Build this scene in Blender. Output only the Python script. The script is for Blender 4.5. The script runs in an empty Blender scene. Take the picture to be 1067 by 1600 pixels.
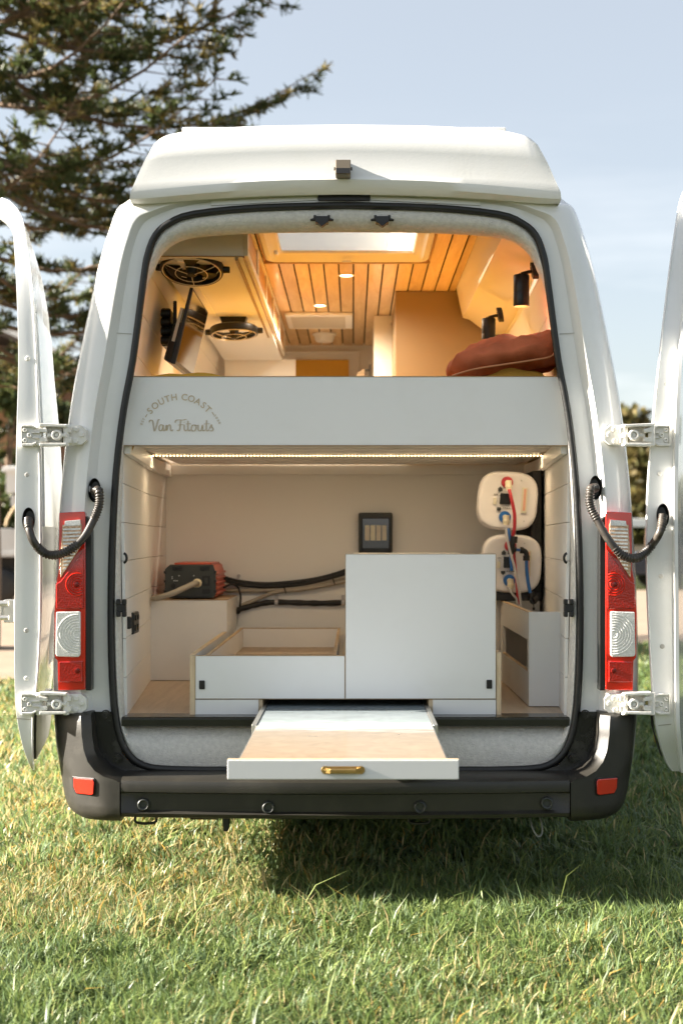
import bpy, bmesh, math, random
import numpy as np
from mathutils import Vector, Matrix, noise as mnoise

R = math.radians
random.seed(7)
rng = np.random.default_rng(7)
SC = bpy.context.scene
COL = SC.collection

# ------------------------------------------------------------------ camera, sky, sun, exposure
CAMY, CAMX, CAMZ, FPX = -4.94, 0.027, 1.25, 2222.2
cd = bpy.data.cameras.new('camera')
cam = bpy.data.objects.new('camera', cd)
COL.objects.link(cam)
cam.location = (CAMX, CAMY, CAMZ)
cam.rotation_euler = (R(90), 0, 0)
cd.sensor_fit = 'VERTICAL'
cd.sensor_height = 36.0
cd.sensor_width = 24.0
cd.lens = 50.0
cd.shift_x = -18.5 / 1600
cd.shift_y = 45.0 / 1600
cd.clip_start = 0.05
cd.clip_end = 3000
cd.dof.use_dof = True
cd.dof.focus_distance = 4.95
cd.dof.aperture_fstop = 2.8
SC.camera = cam

SUN_EL = 22.5
sund = Vector((math.cos(R(SUN_EL)), 0.018, -math.sin(R(SUN_EL)))).normalized()
world = bpy.data.worlds.new('World')
SC.world = world
world.use_nodes = True
wn, wl = world.node_tree.nodes, world.node_tree.links
bg = wn['Background']
sky = wn.new('ShaderNodeTexSky')
sky.sky_type = 'NISHITA'
sky.sun_disc = False
sky.sun_elevation = R(SUN_EL)
sky.sun_rotation = R(-90)
sky.altitude = 10
sky.air_density = 1.0
sky.dust_density = 1.6
sky.ozone_density = 1.0
# thin low cloud bands, all the way round
tc = wn.new('ShaderNodeTexCoord')
mp = wn.new('ShaderNodeMapping')
mp.inputs['Scale'].default_value = (1.2, 1.2, 7.0)
nz = wn.new('ShaderNodeTexNoise')
nz.inputs['Scale'].default_value = 3.2
nz.inputs['Detail'].default_value = 6
nz.inputs['Roughness'].default_value = 0.55
cr = wn.new('ShaderNodeValToRGB')
cr.color_ramp.elements[0].position = 0.46
cr.color_ramp.elements[1].position = 0.66
sep = wn.new('ShaderNodeSeparateXYZ')
hz = wn.new('ShaderNodeMapRange')
hz.inputs['From Min'].default_value = 0.0
hz.inputs['From Max'].default_value = 0.30
hz.inputs['To Min'].default_value = 0.62
hz.inputs['To Max'].default_value = 0.0
mul = wn.new('ShaderNodeMath'); mul.operation = 'MULTIPLY'
mixc = wn.new('ShaderNodeMix'); mixc.data_type = 'RGBA'
gray = wn.new('ShaderNodeMix'); gray.data_type = 'RGBA'
gray.inputs['Factor'].default_value = 0.64
gray.inputs['B'].default_value = (2.12, 2.13, 2.10, 1)
wl.new(tc.outputs['Generated'], mp.inputs['Vector'])
wl.new(mp.outputs['Vector'], nz.inputs['Vector'])
wl.new(nz.outputs['Fac'], cr.inputs['Fac'])
wl.new(tc.outputs['Generated'], sep.inputs['Vector'])
wl.new(sep.outputs['Z'], hz.inputs['Value'])
wl.new(cr.outputs['Color'], mul.inputs[0])
wl.new(hz.outputs['Result'], mul.inputs[1])
wl.new(mul.outputs[0], mixc.inputs['Factor'])
wl.new(sky.outputs['Color'], gray.inputs['A'])
wl.new(gray.outputs['Result'], mixc.inputs['A'])
mixc.inputs['B'].default_value = (4.2, 4.25, 4.3, 1)
wl.new(mixc.outputs['Result'], bg.inputs['Color'])
bg.inputs['Strength'].default_value = 0.05

sl = bpy.data.lights.new('sun', 'SUN')
sl.energy = 4.1
sl.angle = R(0.53)
sl.color = (1.0, 0.925, 0.81)
sun = bpy.data.objects.new('sun', sl)
COL.objects.link(sun)
sun.rotation_euler = sund.to_track_quat('-Z', 'Y').to_euler()
sun.location = (-20, 0, 12)

SC.view_settings.view_transform = 'Standard'
SC.view_settings.look = 'None'
SC.view_settings.exposure = 2.72
SC.view_settings.gamma = 1.0
SC.view_settings.use_curve_mapping = False
SC.cycles.use_denoising = True
SC.cycles.max_bounces = 14
SC.cycles.diffuse_bounces = 9
SC.cycles.transparent_max_bounces = 12
SC.cycles.sample_clamp_indirect = 20.0
SC.cycles.caustics_reflective = False
SC.cycles.caustics_refractive = False

# ------------------------------------------------------------------ helpers
def W(px, py, Y=0.0):
    """real position of something seen at pixel (px, py) of the survey photo and lying at depth Y behind the rear plane"""
    d = Y - CAMY
    return Vector((CAMX + (px - 552) * d / FPX, Y, CAMZ - (py - 845) * d / FPX))

def smooth_path(pts, n=6, closed=False):
    pts = [Vector(p) for p in pts]
    out = []
    m = len(pts)
    rngi = range(m) if closed else range(m - 1)
    for i in rngi:
        if closed:
            p0, p1, p2, p3 = pts[(i - 1) % m], pts[i], pts[(i + 1) % m], pts[(i + 2) % m]
        else:
            p0, p1, p2, p3 = pts[max(i - 1, 0)], pts[i], pts[i + 1], pts[min(i + 2, m - 1)]
        for k in range(n):
            t = k / n
            out.append(0.5 * ((2 * p1) + (p2 - p0) * t + (2 * p0 - 5 * p1 + 4 * p2 - p3) * t * t + (3 * p1 - p0 - 3 * p2 + p3) * t ** 3))
    if not closed:
        out.append(pts[-1].copy())
    return out

WORLDLOC = {}

class MB:
    def __init__(self):
        self.v, self.f = [], []
    def add(self, vs, fs):
        b = len(self.v)
        self.v += [tuple(p) for p in vs]
        self.f += [tuple(i + b for i in f) for f in fs]
        return self
    def box(self, x0, x1, y0, y1, z0, z1):
        return self.add([(x0, y0, z0), (x1, y0, z0), (x1, y1, z0), (x0, y1, z0), (x0, y0, z1), (x1, y0, z1), (x1, y1, z1), (x0, y1, z1)],
                        [(0, 3, 2, 1), (4, 5, 6, 7), (0, 1, 5, 4), (1, 2, 6, 5), (2, 3, 7, 6), (3, 0, 4, 7)])
    def hexa(self, p):
        return self.add(p, [(0, 3, 2, 1), (4, 5, 6, 7), (0, 1, 5, 4), (1, 2, 6, 5), (2, 3, 7, 6), (3, 0, 4, 7)])
    def loft(self, rows, closed=False, caps=False):
        n = len(rows[0]); vs = [p for r in rows for p in r]; fs = []
        for i in range(len(rows) - 1):
            for j in range(n if closed else n - 1):
                k = (j + 1) % n
                fs.append((i * n + j, i * n + k, (i + 1) * n + k, (i + 1) * n + j))
        if caps:
            fs.append(tuple(range(n))[::-1]); b = (len(rows) - 1) * n
            fs.append(tuple(range(b, b + n)))
        return self.add(vs, fs)
    def tube(self, path, r, n=8, closed=False, caps=True):
        path = [Vector(p) for p in path]; m = len(path); rows = []
        up = None
        for i, p in enumerate(path):
            if closed: t = path[(i + 1) % m] - path[(i - 1) % m]
            else: t = path[min(i + 1, m - 1)] - path[max(i - 1, 0)]
            if t.length < 1e-9: t = Vector((0, 0, 1))
            t.normalize()
            if up is None:
                up = t.orthogonal().normalized()
            up = (up - t * up.dot(t))
            if up.length < 1e-6: up = t.orthogonal()
            up.normalize()
            s = t.cross(up)
            rr = r(i / max(m - 1, 1)) if callable(r) else r
            rows.append([p + (up * math.cos(2 * math.pi * k / n) + s * math.sin(2 * math.pi * k / n)) * rr for k in range(n)])
        if closed: rows.append(rows[0]); caps = False
        return self.loft(rows, True, caps)
    def cyl(self, p0, p1, r0, r1=None, n=16):
        p0, p1 = Vector(p0), Vector(p1)
        r1 = r0 if r1 is None else r1
        t = (p1 - p0).normalized(); u = t.orthogonal().normalized(); s = t.cross(u)
        rows = [[p + (u * math.cos(2 * math.pi * k / n) + s * math.sin(2 * math.pi * k / n)) * r for k in range(n)] for p, r in ((p0, r0), (p1, r1))]
        return self.loft(rows, True, True)
    def lathe(self, prof, origin=(0, 0, 0), axis=(0, 0, 1), n=32, caps=False):
        a = Vector(axis).normalized(); u = a.orthogonal().normalized(); s = a.cross(u); o = Vector(origin)
        rows = [[o + a * h + (u * math.cos(2 * math.pi * k / n) + s * math.sin(2 * math.pi * k / n)) * r for k in range(n)] for r, h in prof]
        return self.loft(rows, True, caps)
    def prism(self, pts, y0, y1):
        """outline of (x, z) points extruded from y0 to y1"""
        n = len(pts)
        return self.loft([[(x, y0, z) for x, z in pts], [(x, y1, z) for x, z in pts]], True, True)
    def pxprism(self, pts, Y, th, mirror=False):
        """outline in survey pixels at depth Y, given real thickness th away from the camera"""
        q = [W(x, y, Y) for x, y in pts]
        q = [((-p.x if mirror else p.x), p.z) for p in q]
        return self.prism(q, Y, Y + th)
    def mirrored(self):
        m = MB(); m.v = [(-x, y, z) for x, y, z in self.v]; m.f = [f[::-1] for f in self.f]; return m
    def build(self, name, mat, parent=None, bevel=0.0, smooth=False, seg=2, angle=35, sub=0):
        me = bpy.data.meshes.new(name)
        bm = bmesh.new()
        vs = [bm.verts.new(p) for p in self.v]
        for f in self.f:
            if len(set(f)) < 3: continue
            try: bm.faces.new([vs[i] for i in f])
            except ValueError: pass
        bmesh.ops.remove_doubles(bm, verts=bm.verts, dist=1e-6)
        bmesh.ops.recalc_face_normals(bm, faces=bm.faces)
        bm.to_mesh(me); bm.free()
        if smooth:
            me.shade_smooth()
        o = bpy.data.objects.new(name, me)
        COL.objects.link(o)
        for m in (mat if isinstance(mat, (list, tuple)) else [mat]):
            me.materials.append(m)
        if bevel:
            b = o.modifiers.new('bevel', 'BEVEL'); b.width = bevel; b.segments = seg; b.limit_method = 'ANGLE'; b.angle_limit = R(angle)
            me.shade_smooth()
            b.harden_normals = True
        elif smooth:
            try:
                me.set_sharp_from_angle(angle=R(angle))
            except Exception:
                pass
        if sub:
            s = o.modifiers.new('sub', 'SUBSURF'); s.levels = sub; s.render_levels = sub
        wl_ = Vector((0, 0, 0))
        if parent is not None:
            o.parent = parent
            o.location = -WORLDLOC.get(parent.name, Vector((0, 0, 0)))
        WORLDLOC[o.name] = wl_
        return o

def tag(o, label=None, cat=None, group=None, kind=None):
    if label: o['label'] = label
    if cat: o['category'] = cat
    if group: o['group'] = group
    if kind: o['kind'] = kind
    return o

def thing(name, label, cat, loc=(0, 0, 0), group=None):
    o = bpy.data.objects.new(name, None)
    o.empty_display_size = 0.1
    COL.objects.link(o); o.location = loc
    WORLDLOC[o.name] = Vector(loc)
    return tag(o, label, cat, group)

def copy_tree(o, parent=None):
    c = o.copy(); COL.objects.link(c)
    if parent is not None: c.parent = parent
    for ch in [x for x in bpy.data.objects if x.parent == o]:
        copy_tree(ch, c)
    return c

# ------------------------------------------------------------------ materials
def mat(name, color, rough=0.5, metal=0.0, var=0.0, vscale=6.0, bump=0.0, bscale=60.0, coat=0.0, spec=0.5, dirt=None, dirtamt=0.0, dscale=3.0, stretch=None):
    m = bpy.data.materials.new(name); m.use_nodes = True
    nt = m.node_tree; b = nt.nodes['Principled BSDF']
    b.inputs['Base Color'].default_value = (*color, 1)
    b.inputs['Roughness'].default_value = rough
    b.inputs['Metallic'].default_value = metal
    b.inputs['Specular IOR Level'].default_value = spec
    if coat:
        b.inputs['Coat Weight'].default_value = coat; b.inputs['Coat Roughness'].default_value = 0.06
    t = nt.nodes.new('ShaderNodeTexCoord')
    vec = t.outputs['Object']
    if stretch:
        mpn = nt.nodes.new('ShaderNodeMapping'); mpn.inputs['Scale'].default_value = stretch
        nt.links.new(vec, mpn.inputs['Vector']); vec = mpn.outputs['Vector']
    last = None
    if var:
        n = nt.nodes.new('ShaderNodeTexNoise'); n.inputs['Scale'].default_value = vscale; n.inputs['Detail'].default_value = 5
        nt.links.new(vec, n.inputs['Vector'])
        r = nt.nodes.new('ShaderNodeMix'); r.data_type = 'RGBA'
        r.inputs['A'].default_value = (*[max(0, c * (1 - var)) for c in color], 1)
        r.inputs['B'].default_value = (*[min(1, c * (1 + var)) for c in color], 1)
        nt.links.new(n.outputs['Fac'], r.inputs['Factor'])
        last = r.outputs['Result']
    if dirt:
        n = nt.nodes.new('ShaderNodeTexNoise'); n.inputs['Scale'].default_value = dscale; n.inputs['Detail'].default_value = 8; n.inputs['Roughness'].default_value = 0.65
        nt.links.new(vec, n.inputs['Vector'])
        rr = nt.nodes.new('ShaderNodeMapRange'); rr.inputs['From Min'].default_value = 0.5; rr.inputs['From Max'].default_value = 0.75; rr.inputs['To Max'].default_value = dirtamt
        nt.links.new(n.outputs['Fac'], rr.inputs['Value'])
        r = nt.nodes.new('ShaderNodeMix'); r.data_type = 'RGBA'
        r.inputs['A'].default_value = (*color, 1); r.inputs['B'].default_value = (*dirt, 1)
        if last: nt.links.new(last, r.inputs['A'])
        nt.links.new(rr.outputs['Result'], r.inputs['Factor'])
        last = r.outputs['Result']
        ra = nt.nodes.new('ShaderNodeMapRange'); ra.inputs['To Min'].default_value = rough; ra.inputs['To Max'].default_value = min(1, rough + 0.35)
        nt.links.new(rr.outputs['Result'], ra.inputs['Value']); nt.links.new(ra.outputs['Result'], b.inputs['Roughness'])
    if last: nt.links.new(last, b.inputs['Base Color'])
    if bump:
        n = nt.nodes.new('ShaderNodeTexNoise'); n.inputs['Scale'].default_value = bscale; n.inputs['Detail'].default_value = 3
        nt.links.new(vec, n.inputs['Vector'])
        bp = nt.nodes.new('ShaderNodeBump'); bp.inputs['Strength'].default_value = bump; bp.inputs['Distance'].default_value = 0.01
        nt.links.new(n.outputs['Fac'], bp.inputs['Height']); nt.links.new(bp.outputs['Normal'], b.inputs['Normal'])
    return m

def wood(name, c1, c2, axis='Y', scale=5.0, rough=0.5, coat=0.0):
    m = bpy.data.materials.new(name); m.use_nodes = True
    nt = m.node_tree; b = nt.nodes['Principled BSDF']
    t = nt.nodes.new('ShaderNodeTexCoord'); oi = nt.nodes.new('ShaderNodeObjectInfo')
    mu = nt.nodes.new('ShaderNodeMath'); mu.operation = 'MULTIPLY'; mu.inputs[1].default_value = 37.0
    nt.links.new(oi.outputs['Random'], mu.inputs[0])
    ad = nt.nodes.new('ShaderNodeVectorMath'); ad.operation = 'ADD'
    nt.links.new(t.outputs['Object'], ad.inputs[0]); nt.links.new(mu.outputs[0], ad.inputs[1])
    mp_ = nt.nodes.new('ShaderNodeMapping')
    s = {'X': (0.10, 1, 1), 'Y': (1, 0.10, 1), 'Z': (1, 1, 0.10)}[axis]
    mp_.inputs['Scale'].default_value = s
    nt.links.new(ad.outputs[0], mp_.inputs['Vector'])
    n = nt.nodes.new('ShaderNodeTexNoise'); n.inputs['Scale'].default_value = scale * 6; n.inputs['Detail'].default_value = 8; n.inputs['Distortion'].default_value = 1.4
    nt.links.new(mp_.outputs['Vector'], n.inputs['Vector'])
    n2 = nt.nodes.new('ShaderNodeTexNoise'); n2.inputs['Scale'].default_value = scale * 40; n2.inputs['Detail'].default_value = 3
    nt.links.new(mp_.outputs['Vector'], n2.inputs['Vector'])
    mx = nt.nodes.new('ShaderNodeMath'); mx.operation = 'MULTIPLY_ADD'; mx.inputs[1].default_value = 0.35
    nt.links.new(n2.outputs['Fac'], mx.inputs[0]); nt.links.new(n.outputs['Fac'], mx.inputs[2])
    r = nt.nodes.new('ShaderNodeValToRGB')
    r.color_ramp.elements[0].position = 0.42; r.color_ramp.elements[0].color = (*c2, 1)
    r.color_ramp.elements[1].position = 0.86; r.color_ramp.elements[1].color = (*c1, 1)
    nt.links.new(mx.outputs[0], r.inputs['Fac'])
    hsv = nt.nodes.new('ShaderNodeHueSaturation')
    mr = nt.nodes.new('ShaderNodeMapRange'); mr.inputs['To Min'].default_value = 0.80; mr.inputs['To Max'].default_value = 1.14
    nt.links.new(oi.outputs['Random'], mr.inputs['Value']); nt.links.new(mr.outputs['Result'], hsv.inputs['Value'])
    nt.links.new(r.outputs['Color'], hsv.inputs['Color']); nt.links.new(hsv.outputs['Color'], b.inputs['Base Color'])
    b.inputs['Roughness'].default_value = rough
    bp = nt.nodes.new('ShaderNodeBump'); bp.inputs['Strength'].default_value = 0.15; bp.inputs['Distance'].default_value = 0.003
    nt.links.new(mx.outputs[0], bp.inputs['Height']); nt.links.new(bp.outputs['Normal'], b.inputs['Normal'])
    if coat: b.inputs['Coat Weight'].default_value = coat
    return m

def emis(name, color, strength):
    m = bpy.data.materials.new(name); m.use_nodes = True
    b = m.node_tree.nodes['Principled BSDF']
    b.inputs['Base Color'].default_value = (*color, 1)
    b.inputs['Emission Color'].default_value = (*color, 1)
    b.inputs['Emission Strength'].default_value = strength
    return m

M = {}
M['paint'] = mat('white_paint', (0.80, 0.80, 0.785), 0.22, var=0.02, vscale=1.5, coat=0.6, dirt=(0.60, 0.56, 0.48), dirtamt=0.22, dscale=5.0, bump=0.012, bscale=9)
M['paint2'] = mat('white_hinge_paint', (0.78, 0.76, 0.71), 0.32, var=0.05, vscale=30, dirt=(0.42, 0.36, 0.28), dirtamt=0.45, dscale=28, bump=0.1, bscale=120)
M['capw'] = mat('fibreglass_white', (0.82, 0.81, 0.78), 0.38, var=0.03, vscale=2, bump=0.03, bscale=160, dirt=(0.62, 0.58, 0.48), dirtamt=0.18, dscale=4)
M['rubber'] = mat('rubber_black', (0.009, 0.009, 0.009), 0.42, var=0.2, bump=0.1, bscale=80, dirt=(0.05, 0.045, 0.035), dirtamt=0.35, dscale=9)
M['felt'] = mat('felt_grey', (0.72, 0.695, 0.65), 0.95, var=0.25, vscale=75, bump=0.7, bscale=220, spec=0.1)
M['lam'] = mat('white_laminate', (0.79, 0.785, 0.77), 0.38, var=0.02, vscale=2, bump=0.02, bscale=300, dirt=(0.66, 0.63, 0.57), dirtamt=0.14, dscale=7)
M['lamwall'] = mat('white_wall_board', (0.82, 0.81, 0.785), 0.5, var=0.03, vscale=2, bump=0.03, bscale=90)
M['ward'] = mat('shaded_cream_panel', (0.26, 0.18, 0.095), 0.5, var=0.03, vscale=3)  # cream wardrobe panel, its shade put into a darker base colour
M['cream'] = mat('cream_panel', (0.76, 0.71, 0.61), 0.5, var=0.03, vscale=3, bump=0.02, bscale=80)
M['ply'] = wood('plywood_edge', (0.66, 0.50, 0.32), (0.42, 0.28, 0.15), 'Y', 7, 0.6)
M['plyz'] = wood('plywood_edge_upright', (0.68, 0.54, 0.36), (0.46, 0.32, 0.18), 'Z', 7, 0.6)
M['brownline'] = mat('edge_band_brown', (0.38, 0.27, 0.16), 0.6, var=0.2, vscale=30)
M['slatwood'] = wood('honey_ceiling_wood', (0.82, 0.60, 0.32), (0.66, 0.42, 0.18), 'Y', 3.2, 0.45, 0.15)
M['insetwood'] = wood('honey_door_wood', (0.64, 0.38, 0.16), (0.45, 0.24, 0.085), 'Y', 2.5, 0.5)
M['black'] = mat('black_backing', (0.012, 0.011, 0.010), 0.8)
M['vinyl'] = wood('oak_vinyl_floor', (0.50, 0.385, 0.275), (0.36, 0.265, 0.18), 'Y', 2.2, 0.45)
M['trim'] = mat('black_sill_trim', (0.020, 0.020, 0.014), 0.22, var=0.3, vscale=20)
M['bump'] = mat('bumper_plastic', (0.024, 0.022, 0.018), 0.40, var=0.22, vscale=9, bump=0.10, bscale=320, dirt=(0.075, 0.065, 0.047), dirtamt=0.35, dscale=6)
M['sill'] = mat('gloss_black_sill', (0.007, 0.007, 0.008), 0.25, var=0.2, vscale=12, dirt=(0.12, 0.11, 0.09), dirtamt=0.4, dscale=14, bump=0.05, bscale=30)
M['bp'] = mat('black_plastic', (0.008, 0.0075, 0.007), 0.38, var=0.25, vscale=15, bump=0.04, bscale=150)
M['greyp'] = mat('grey_plastic', (0.035, 0.038, 0.035), 0.45, var=0.2, vscale=25, bump=0.05, bscale=120)
M['hosep'] = mat('corrugated_hose', (0.034, 0.028, 0.023), 0.38, var=0.2, vscale=25, dirt=(0.22, 0.18, 0.14), dirtamt=0.4, dscale=20)
M['screw'] = mat('zinc', (0.55, 0.54, 0.51), 0.35, 0.9, var=0.15, vscale=60)
M['brass'] = mat('aged_brass', (0.55, 0.36, 0.13), 0.32, 0.95, var=0.25, vscale=40, bump=0.05, bscale=90)
M['steel'] = mat('steel_runner', (0.62, 0.60, 0.56), 0.3, 0.9, var=0.1, vscale=30)
M['orange'] = mat('inverter_red', (0.52, 0.10, 0.055), 0.42, var=0.1, vscale=10)
M['rust'] = mat('rust_linen', (0.48, 0.135, 0.062), 0.9, var=0.35, vscale=14, bump=0.35, bscale=240, spec=0.15)
M['rustpipe'] = mat('piping_linen', (0.50, 0.22, 0.11), 0.9, var=0.15, vscale=60, spec=0.15)
M['mustard'] = mat('mustard_linen', (0.64, 0.38, 0.065), 0.9, var=0.18, vscale=20, bump=0.4, bscale=160, spec=0.15)
M['heater'] = mat('heater_shell', (0.80, 0.77, 0.76), 0.32, var=0.02, vscale=5)
M['redp'] = mat('red_pipe', (0.42, 0.018, 0.03), 0.35, var=0.1, vscale=20)
M['bluep'] = mat('blue_pipe', (0.018, 0.13, 0.42), 0.35, var=0.1, vscale=20)
M['ivory'] = mat('ivory_fitting', (0.72, 0.66, 0.48), 0.4, var=0.1, vscale=30)
M['clearp'] = mat('grey_clear_hose', (0.48, 0.47, 0.48), 0.25, var=0.1, vscale=30)
M['conduit'] = mat('grey_conduit', (0.37, 0.33, 0.27), 0.55, var=0.12, vscale=20)
M['cable'] = mat('black_cable', (0.012, 0.012, 0.012), 0.5, bump=0.25, bscale=130)
M['label'] = mat('pale_label', (0.70, 0.66, 0.52), 0.5)
M['labelr'] = mat('salmon_label', (0.68, 0.36, 0.25), 0.5)
M['screen'] = mat('gloss_screen', (0.008, 0.008, 0.008), 0.06, spec=0.8)
M['window'] = mat('dark_window', (0.03, 0.034, 0.03), 0.05, spec=0.9)
M['tan'] = mat('engraved_birch', (0.56, 0.46, 0.32), 0.7, var=0.15, vscale=60)
M['amberp'] = mat('amber_ply_panel', (0.80, 0.44, 0.05), 0.45, var=0.08, vscale=6)
M['grille'] = mat('vent_grille', (0.58, 0.54, 0.46), 0.5)
M['gap'] = mat('wall_joint', (.30, .27, .22), .8)
M['gap2'] = mat('seam_sealer', (.42, .40, .36), .6)
M['led'] = emis('led_warm', (1.0, 0.72, 0.36), 2.2)
M['down'] = emis('downlight_warm', (1.0, 0.78, 0.48), 3.0)
M['ledstrip'] = mat('led_tape', (0.75, 0.68, 0.5), 0.4)

def lens(name, col, rough=0.12, bs=60.0, st=0.5, metal=0.0, emit=0.0):
    m = bpy.data.materials.new(name); m.use_nodes = True
    nt = m.node_tree; b = nt.nodes['Principled BSDF']
    t = nt.nodes.new('ShaderNodeTexCoord')
    v = nt.nodes.new('ShaderNodeTexVoronoi'); v.inputs['Scale'].default_value = bs
    nt.links.new(t.outputs['Object'], v.inputs['Vector'])
    mr = nt.nodes.new('ShaderNodeMix'); mr.data_type = 'RGBA'
    mr.inputs['A'].default_value = (*[c * 0.8 for c in col], 1); mr.inputs['B'].default_value = (*[min(1, c * 1.15) for c in col], 1)
    nt.links.new(v.outputs['Distance'], mr.inputs['Factor']); nt.links.new(mr.outputs['Result'], b.inputs['Base Color'])
    bp = nt.nodes.new('ShaderNodeBump'); bp.inputs['Strength'].default_value = st; bp.inputs['Distance'].default_value = 0.006
    nt.links.new(v.outputs['Distance'], bp.inputs['Height']); nt.links.new(bp.outputs['Normal'], b.inputs['Normal'])
    b.inputs['Roughness'].default_value = rough; b.inputs['Metallic'].default_value = metal
    b.inputs['Coat Weight'].default_value = 1.0; b.inputs['Coat Roughness'].default_value = 0.03
    return m
M['red'] = lens('red_lens', (0.44, 0.012, 0.008), 0.10, 150, 0.12)
M['redplain'] = lens('red_lens_plain', (0.60, 0.022, 0.010), 0.12, 9, 0.04)
M['clear'] = lens('clear_lens', (0.80, 0.79, 0.76), 0.08, 170, 0.10, 0.1)
M['amber'] = lens('amber_lens', (0.66, 0.44, 0.28), 0.15, 120, 0.6, 0.35)

# tray top: poured resin beach
def resin():
    m = bpy.data.materials.new('resin_beach'); m.use_nodes = True
    nt = m.node_tree; b = nt.nodes['Principled BSDF']
    t = nt.nodes.new('ShaderNodeTexCoord'); sp = nt.nodes.new('ShaderNodeSeparateXYZ')
    nt.links.new(t.outputs['Object'], sp.inputs['Vector'])
    mp_ = nt.nodes.new('ShaderNodeMapping'); mp_.inputs['Scale'].default_value = (1.6, 4.5, 1)
    nt.links.new(t.outputs['Object'], mp_.inputs['Vector'])
    n = nt.nodes.new('ShaderNodeTexNoise'); n.inputs['Scale'].default_value = 2.6; n.inputs['Detail'].default_value = 6; n.inputs['Distortion'].default_value = 1.6
    nt.links.new(mp_.outputs['Vector'], n.inputs['Vector'])
    ma = nt.nodes.new('ShaderNodeMath'); ma.operation = 'MULTIPLY_ADD'; ma.inputs[1].default_value = 0.26
    nt.links.new(n.outputs['Fac'], ma.inputs[0]); nt.links.new(sp.outputs['Y'], ma.inputs[2])
    mr = nt.nodes.new('ShaderNodeMapRange'); mr.inputs['From Min'].default_value = -1.02; mr.inputs['From Max'].default_value = 0.22
    nt.links.new(ma.outputs[0], mr.inputs['Value'])
    r = nt.nodes.new('ShaderNodeValToRGB'); e = r.color_ramp.elements
    e[0].position = 0.0; e[0].color = (0.36, 0.255, 0.165, 1)
    e[1].position = 1.0; e[1].color = (0.20, 0.24, 0.26, 1)
    for p, c in ((0.30, (0.345, 0.265, 0.18)), (0.44, (0.33, 0.265, 0.195)), (0.50, (0.52, 0.51, 0.48)), (0.55, (0.42, 0.45, 0.42)), (0.58, (0.62, 0.62, 0.60)), (0.64, (0.33, 0.39, 0.385)), (0.70, (0.30, 0.34, 0.35))):
        q = e.new(p); q.color = (*c, 1)
    nt.links.new(mr.outputs['Result'], r.inputs['Fac'])
    n2 = nt.nodes.new('ShaderNodeTexNoise'); n2.inputs['Scale'].default_value = 9; n2.inputs['Detail'].default_value = 9; n2.inputs['Distortion'].default_value = 2.2
    nt.links.new(t.outputs['Object'], n2.inputs['Vector'])
    mm = nt.nodes.new('ShaderNodeMix'); mm.data_type = 'RGBA'; mm.blend_type = 'OVERLAY'; mm.inputs['Factor'].default_value = 0.35
    nt.links.new(r.outputs['Color'], mm.inputs['A']); nt.links.new(n2.outputs['Color'], mm.inputs['B'])
    bw = nt.nodes.new('ShaderNodeRGBToBW'); nt.links.new(n2.outputs['Color'], bw.inputs['Color']); nt.links.new(bw.outputs['Val'], mm.inputs['B'])
    nt.links.new(mm.outputs['Result'], b.inputs['Base Color'])
    b.inputs['Roughness'].default_value = 0.22; b.inputs['Coat Weight'].default_value = 0.15; b.inputs['Specular IOR Level'].default_value = 0.4
    return m
M['resin'] = resin()

def leafmat(name, attr=True, trans=0.35, rough=0.5):
    m = bpy.data.materials.new(name); m.use_nodes = True
    nt = m.node_tree; b = nt.nodes['Principled BSDF']; out = nt.nodes['Material Output']
    a = nt.nodes.new('ShaderNodeAttribute'); a.attribute_name = 'tint'
    nt.links.new(a.outputs['Color'], b.inputs['Base Color'])
    b.inputs['Roughness'].default_value = rough; b.inputs['Specular IOR Level'].default_value = 0.35
    tr = nt.nodes.new('ShaderNodeBsdfTranslucent'); nt.links.new(a.outputs['Color'], tr.inputs['Color'])
    mx = nt.nodes.new('ShaderNodeMixShader'); mx.inputs['Fac'].default_value = trans
    nt.links.new(b.outputs['BSDF'], mx.inputs[1]); nt.links.new(tr.outputs['BSDF'], mx.inputs[2])
    nt.links.new(mx.outputs['Shader'], out.inputs['Surface'])
    return m
M['leaf'] = leafmat('foliage')
M['grassb'] = leafmat('grass_blade', trans=0.4, rough=0.42)
M['bark'] = mat('bark', (0.16, 0.105, 0.065), 0.9, var=0.4, vscale=9, bump=0.6, bscale=25)

# ------------------------------------------------------------------ ground
def ground_mat():
    m = bpy.data.materials.new('turf'); m.use_nodes = True
    nt = m.node_tree; b = nt.nodes['Principled BSDF']
    t = nt.nodes.new('ShaderNodeTexCoord')
    n = nt.nodes.new('ShaderNodeTexNoise'); n.inputs['Scale'].default_value = 1.3; n.inputs['Detail'].default_value = 9; n.inputs['Roughness'].default_value = 0.7
    nt.links.new(t.outputs['Object'], n.inputs['Vector'])
    r = nt.nodes.new('ShaderNodeValToRGB'); e = r.color_ramp.elements
    e[0].position = 0.3; e[0].color = (0.018, 0.026, 0.008, 1); e[1].position = 0.75; e[1].color = (0.065, 0.070, 0.024, 1)
    nt.links.new(n.outputs['Fac'], r.inputs['Fac']); nt.links.new(r.outputs['Color'], b.inputs['Base Color'])
    n2 = nt.nodes.new('ShaderNodeTexNoise'); n2.inputs['Scale'].default_value = 45; n2.inputs['Detail'].default_value = 5
    nt.links.new(t.outputs['Object'], n2.inputs['Vector'])
    bp = nt.nodes.new('ShaderNodeBump'); bp.inputs['Strength'].default_value = 1.0; bp.inputs['Distance'].default_value = 0.05
    nt.links.new(n2.outputs['Fac'], bp.inputs['Height']); nt.links.new(bp.outputs['Normal'], b.inputs['Normal'])
    b.inputs['Roughness'].default_value = 0.95; b.inputs['Specular IOR Level'].default_value = 0.1
    return m
g = MB()
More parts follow.
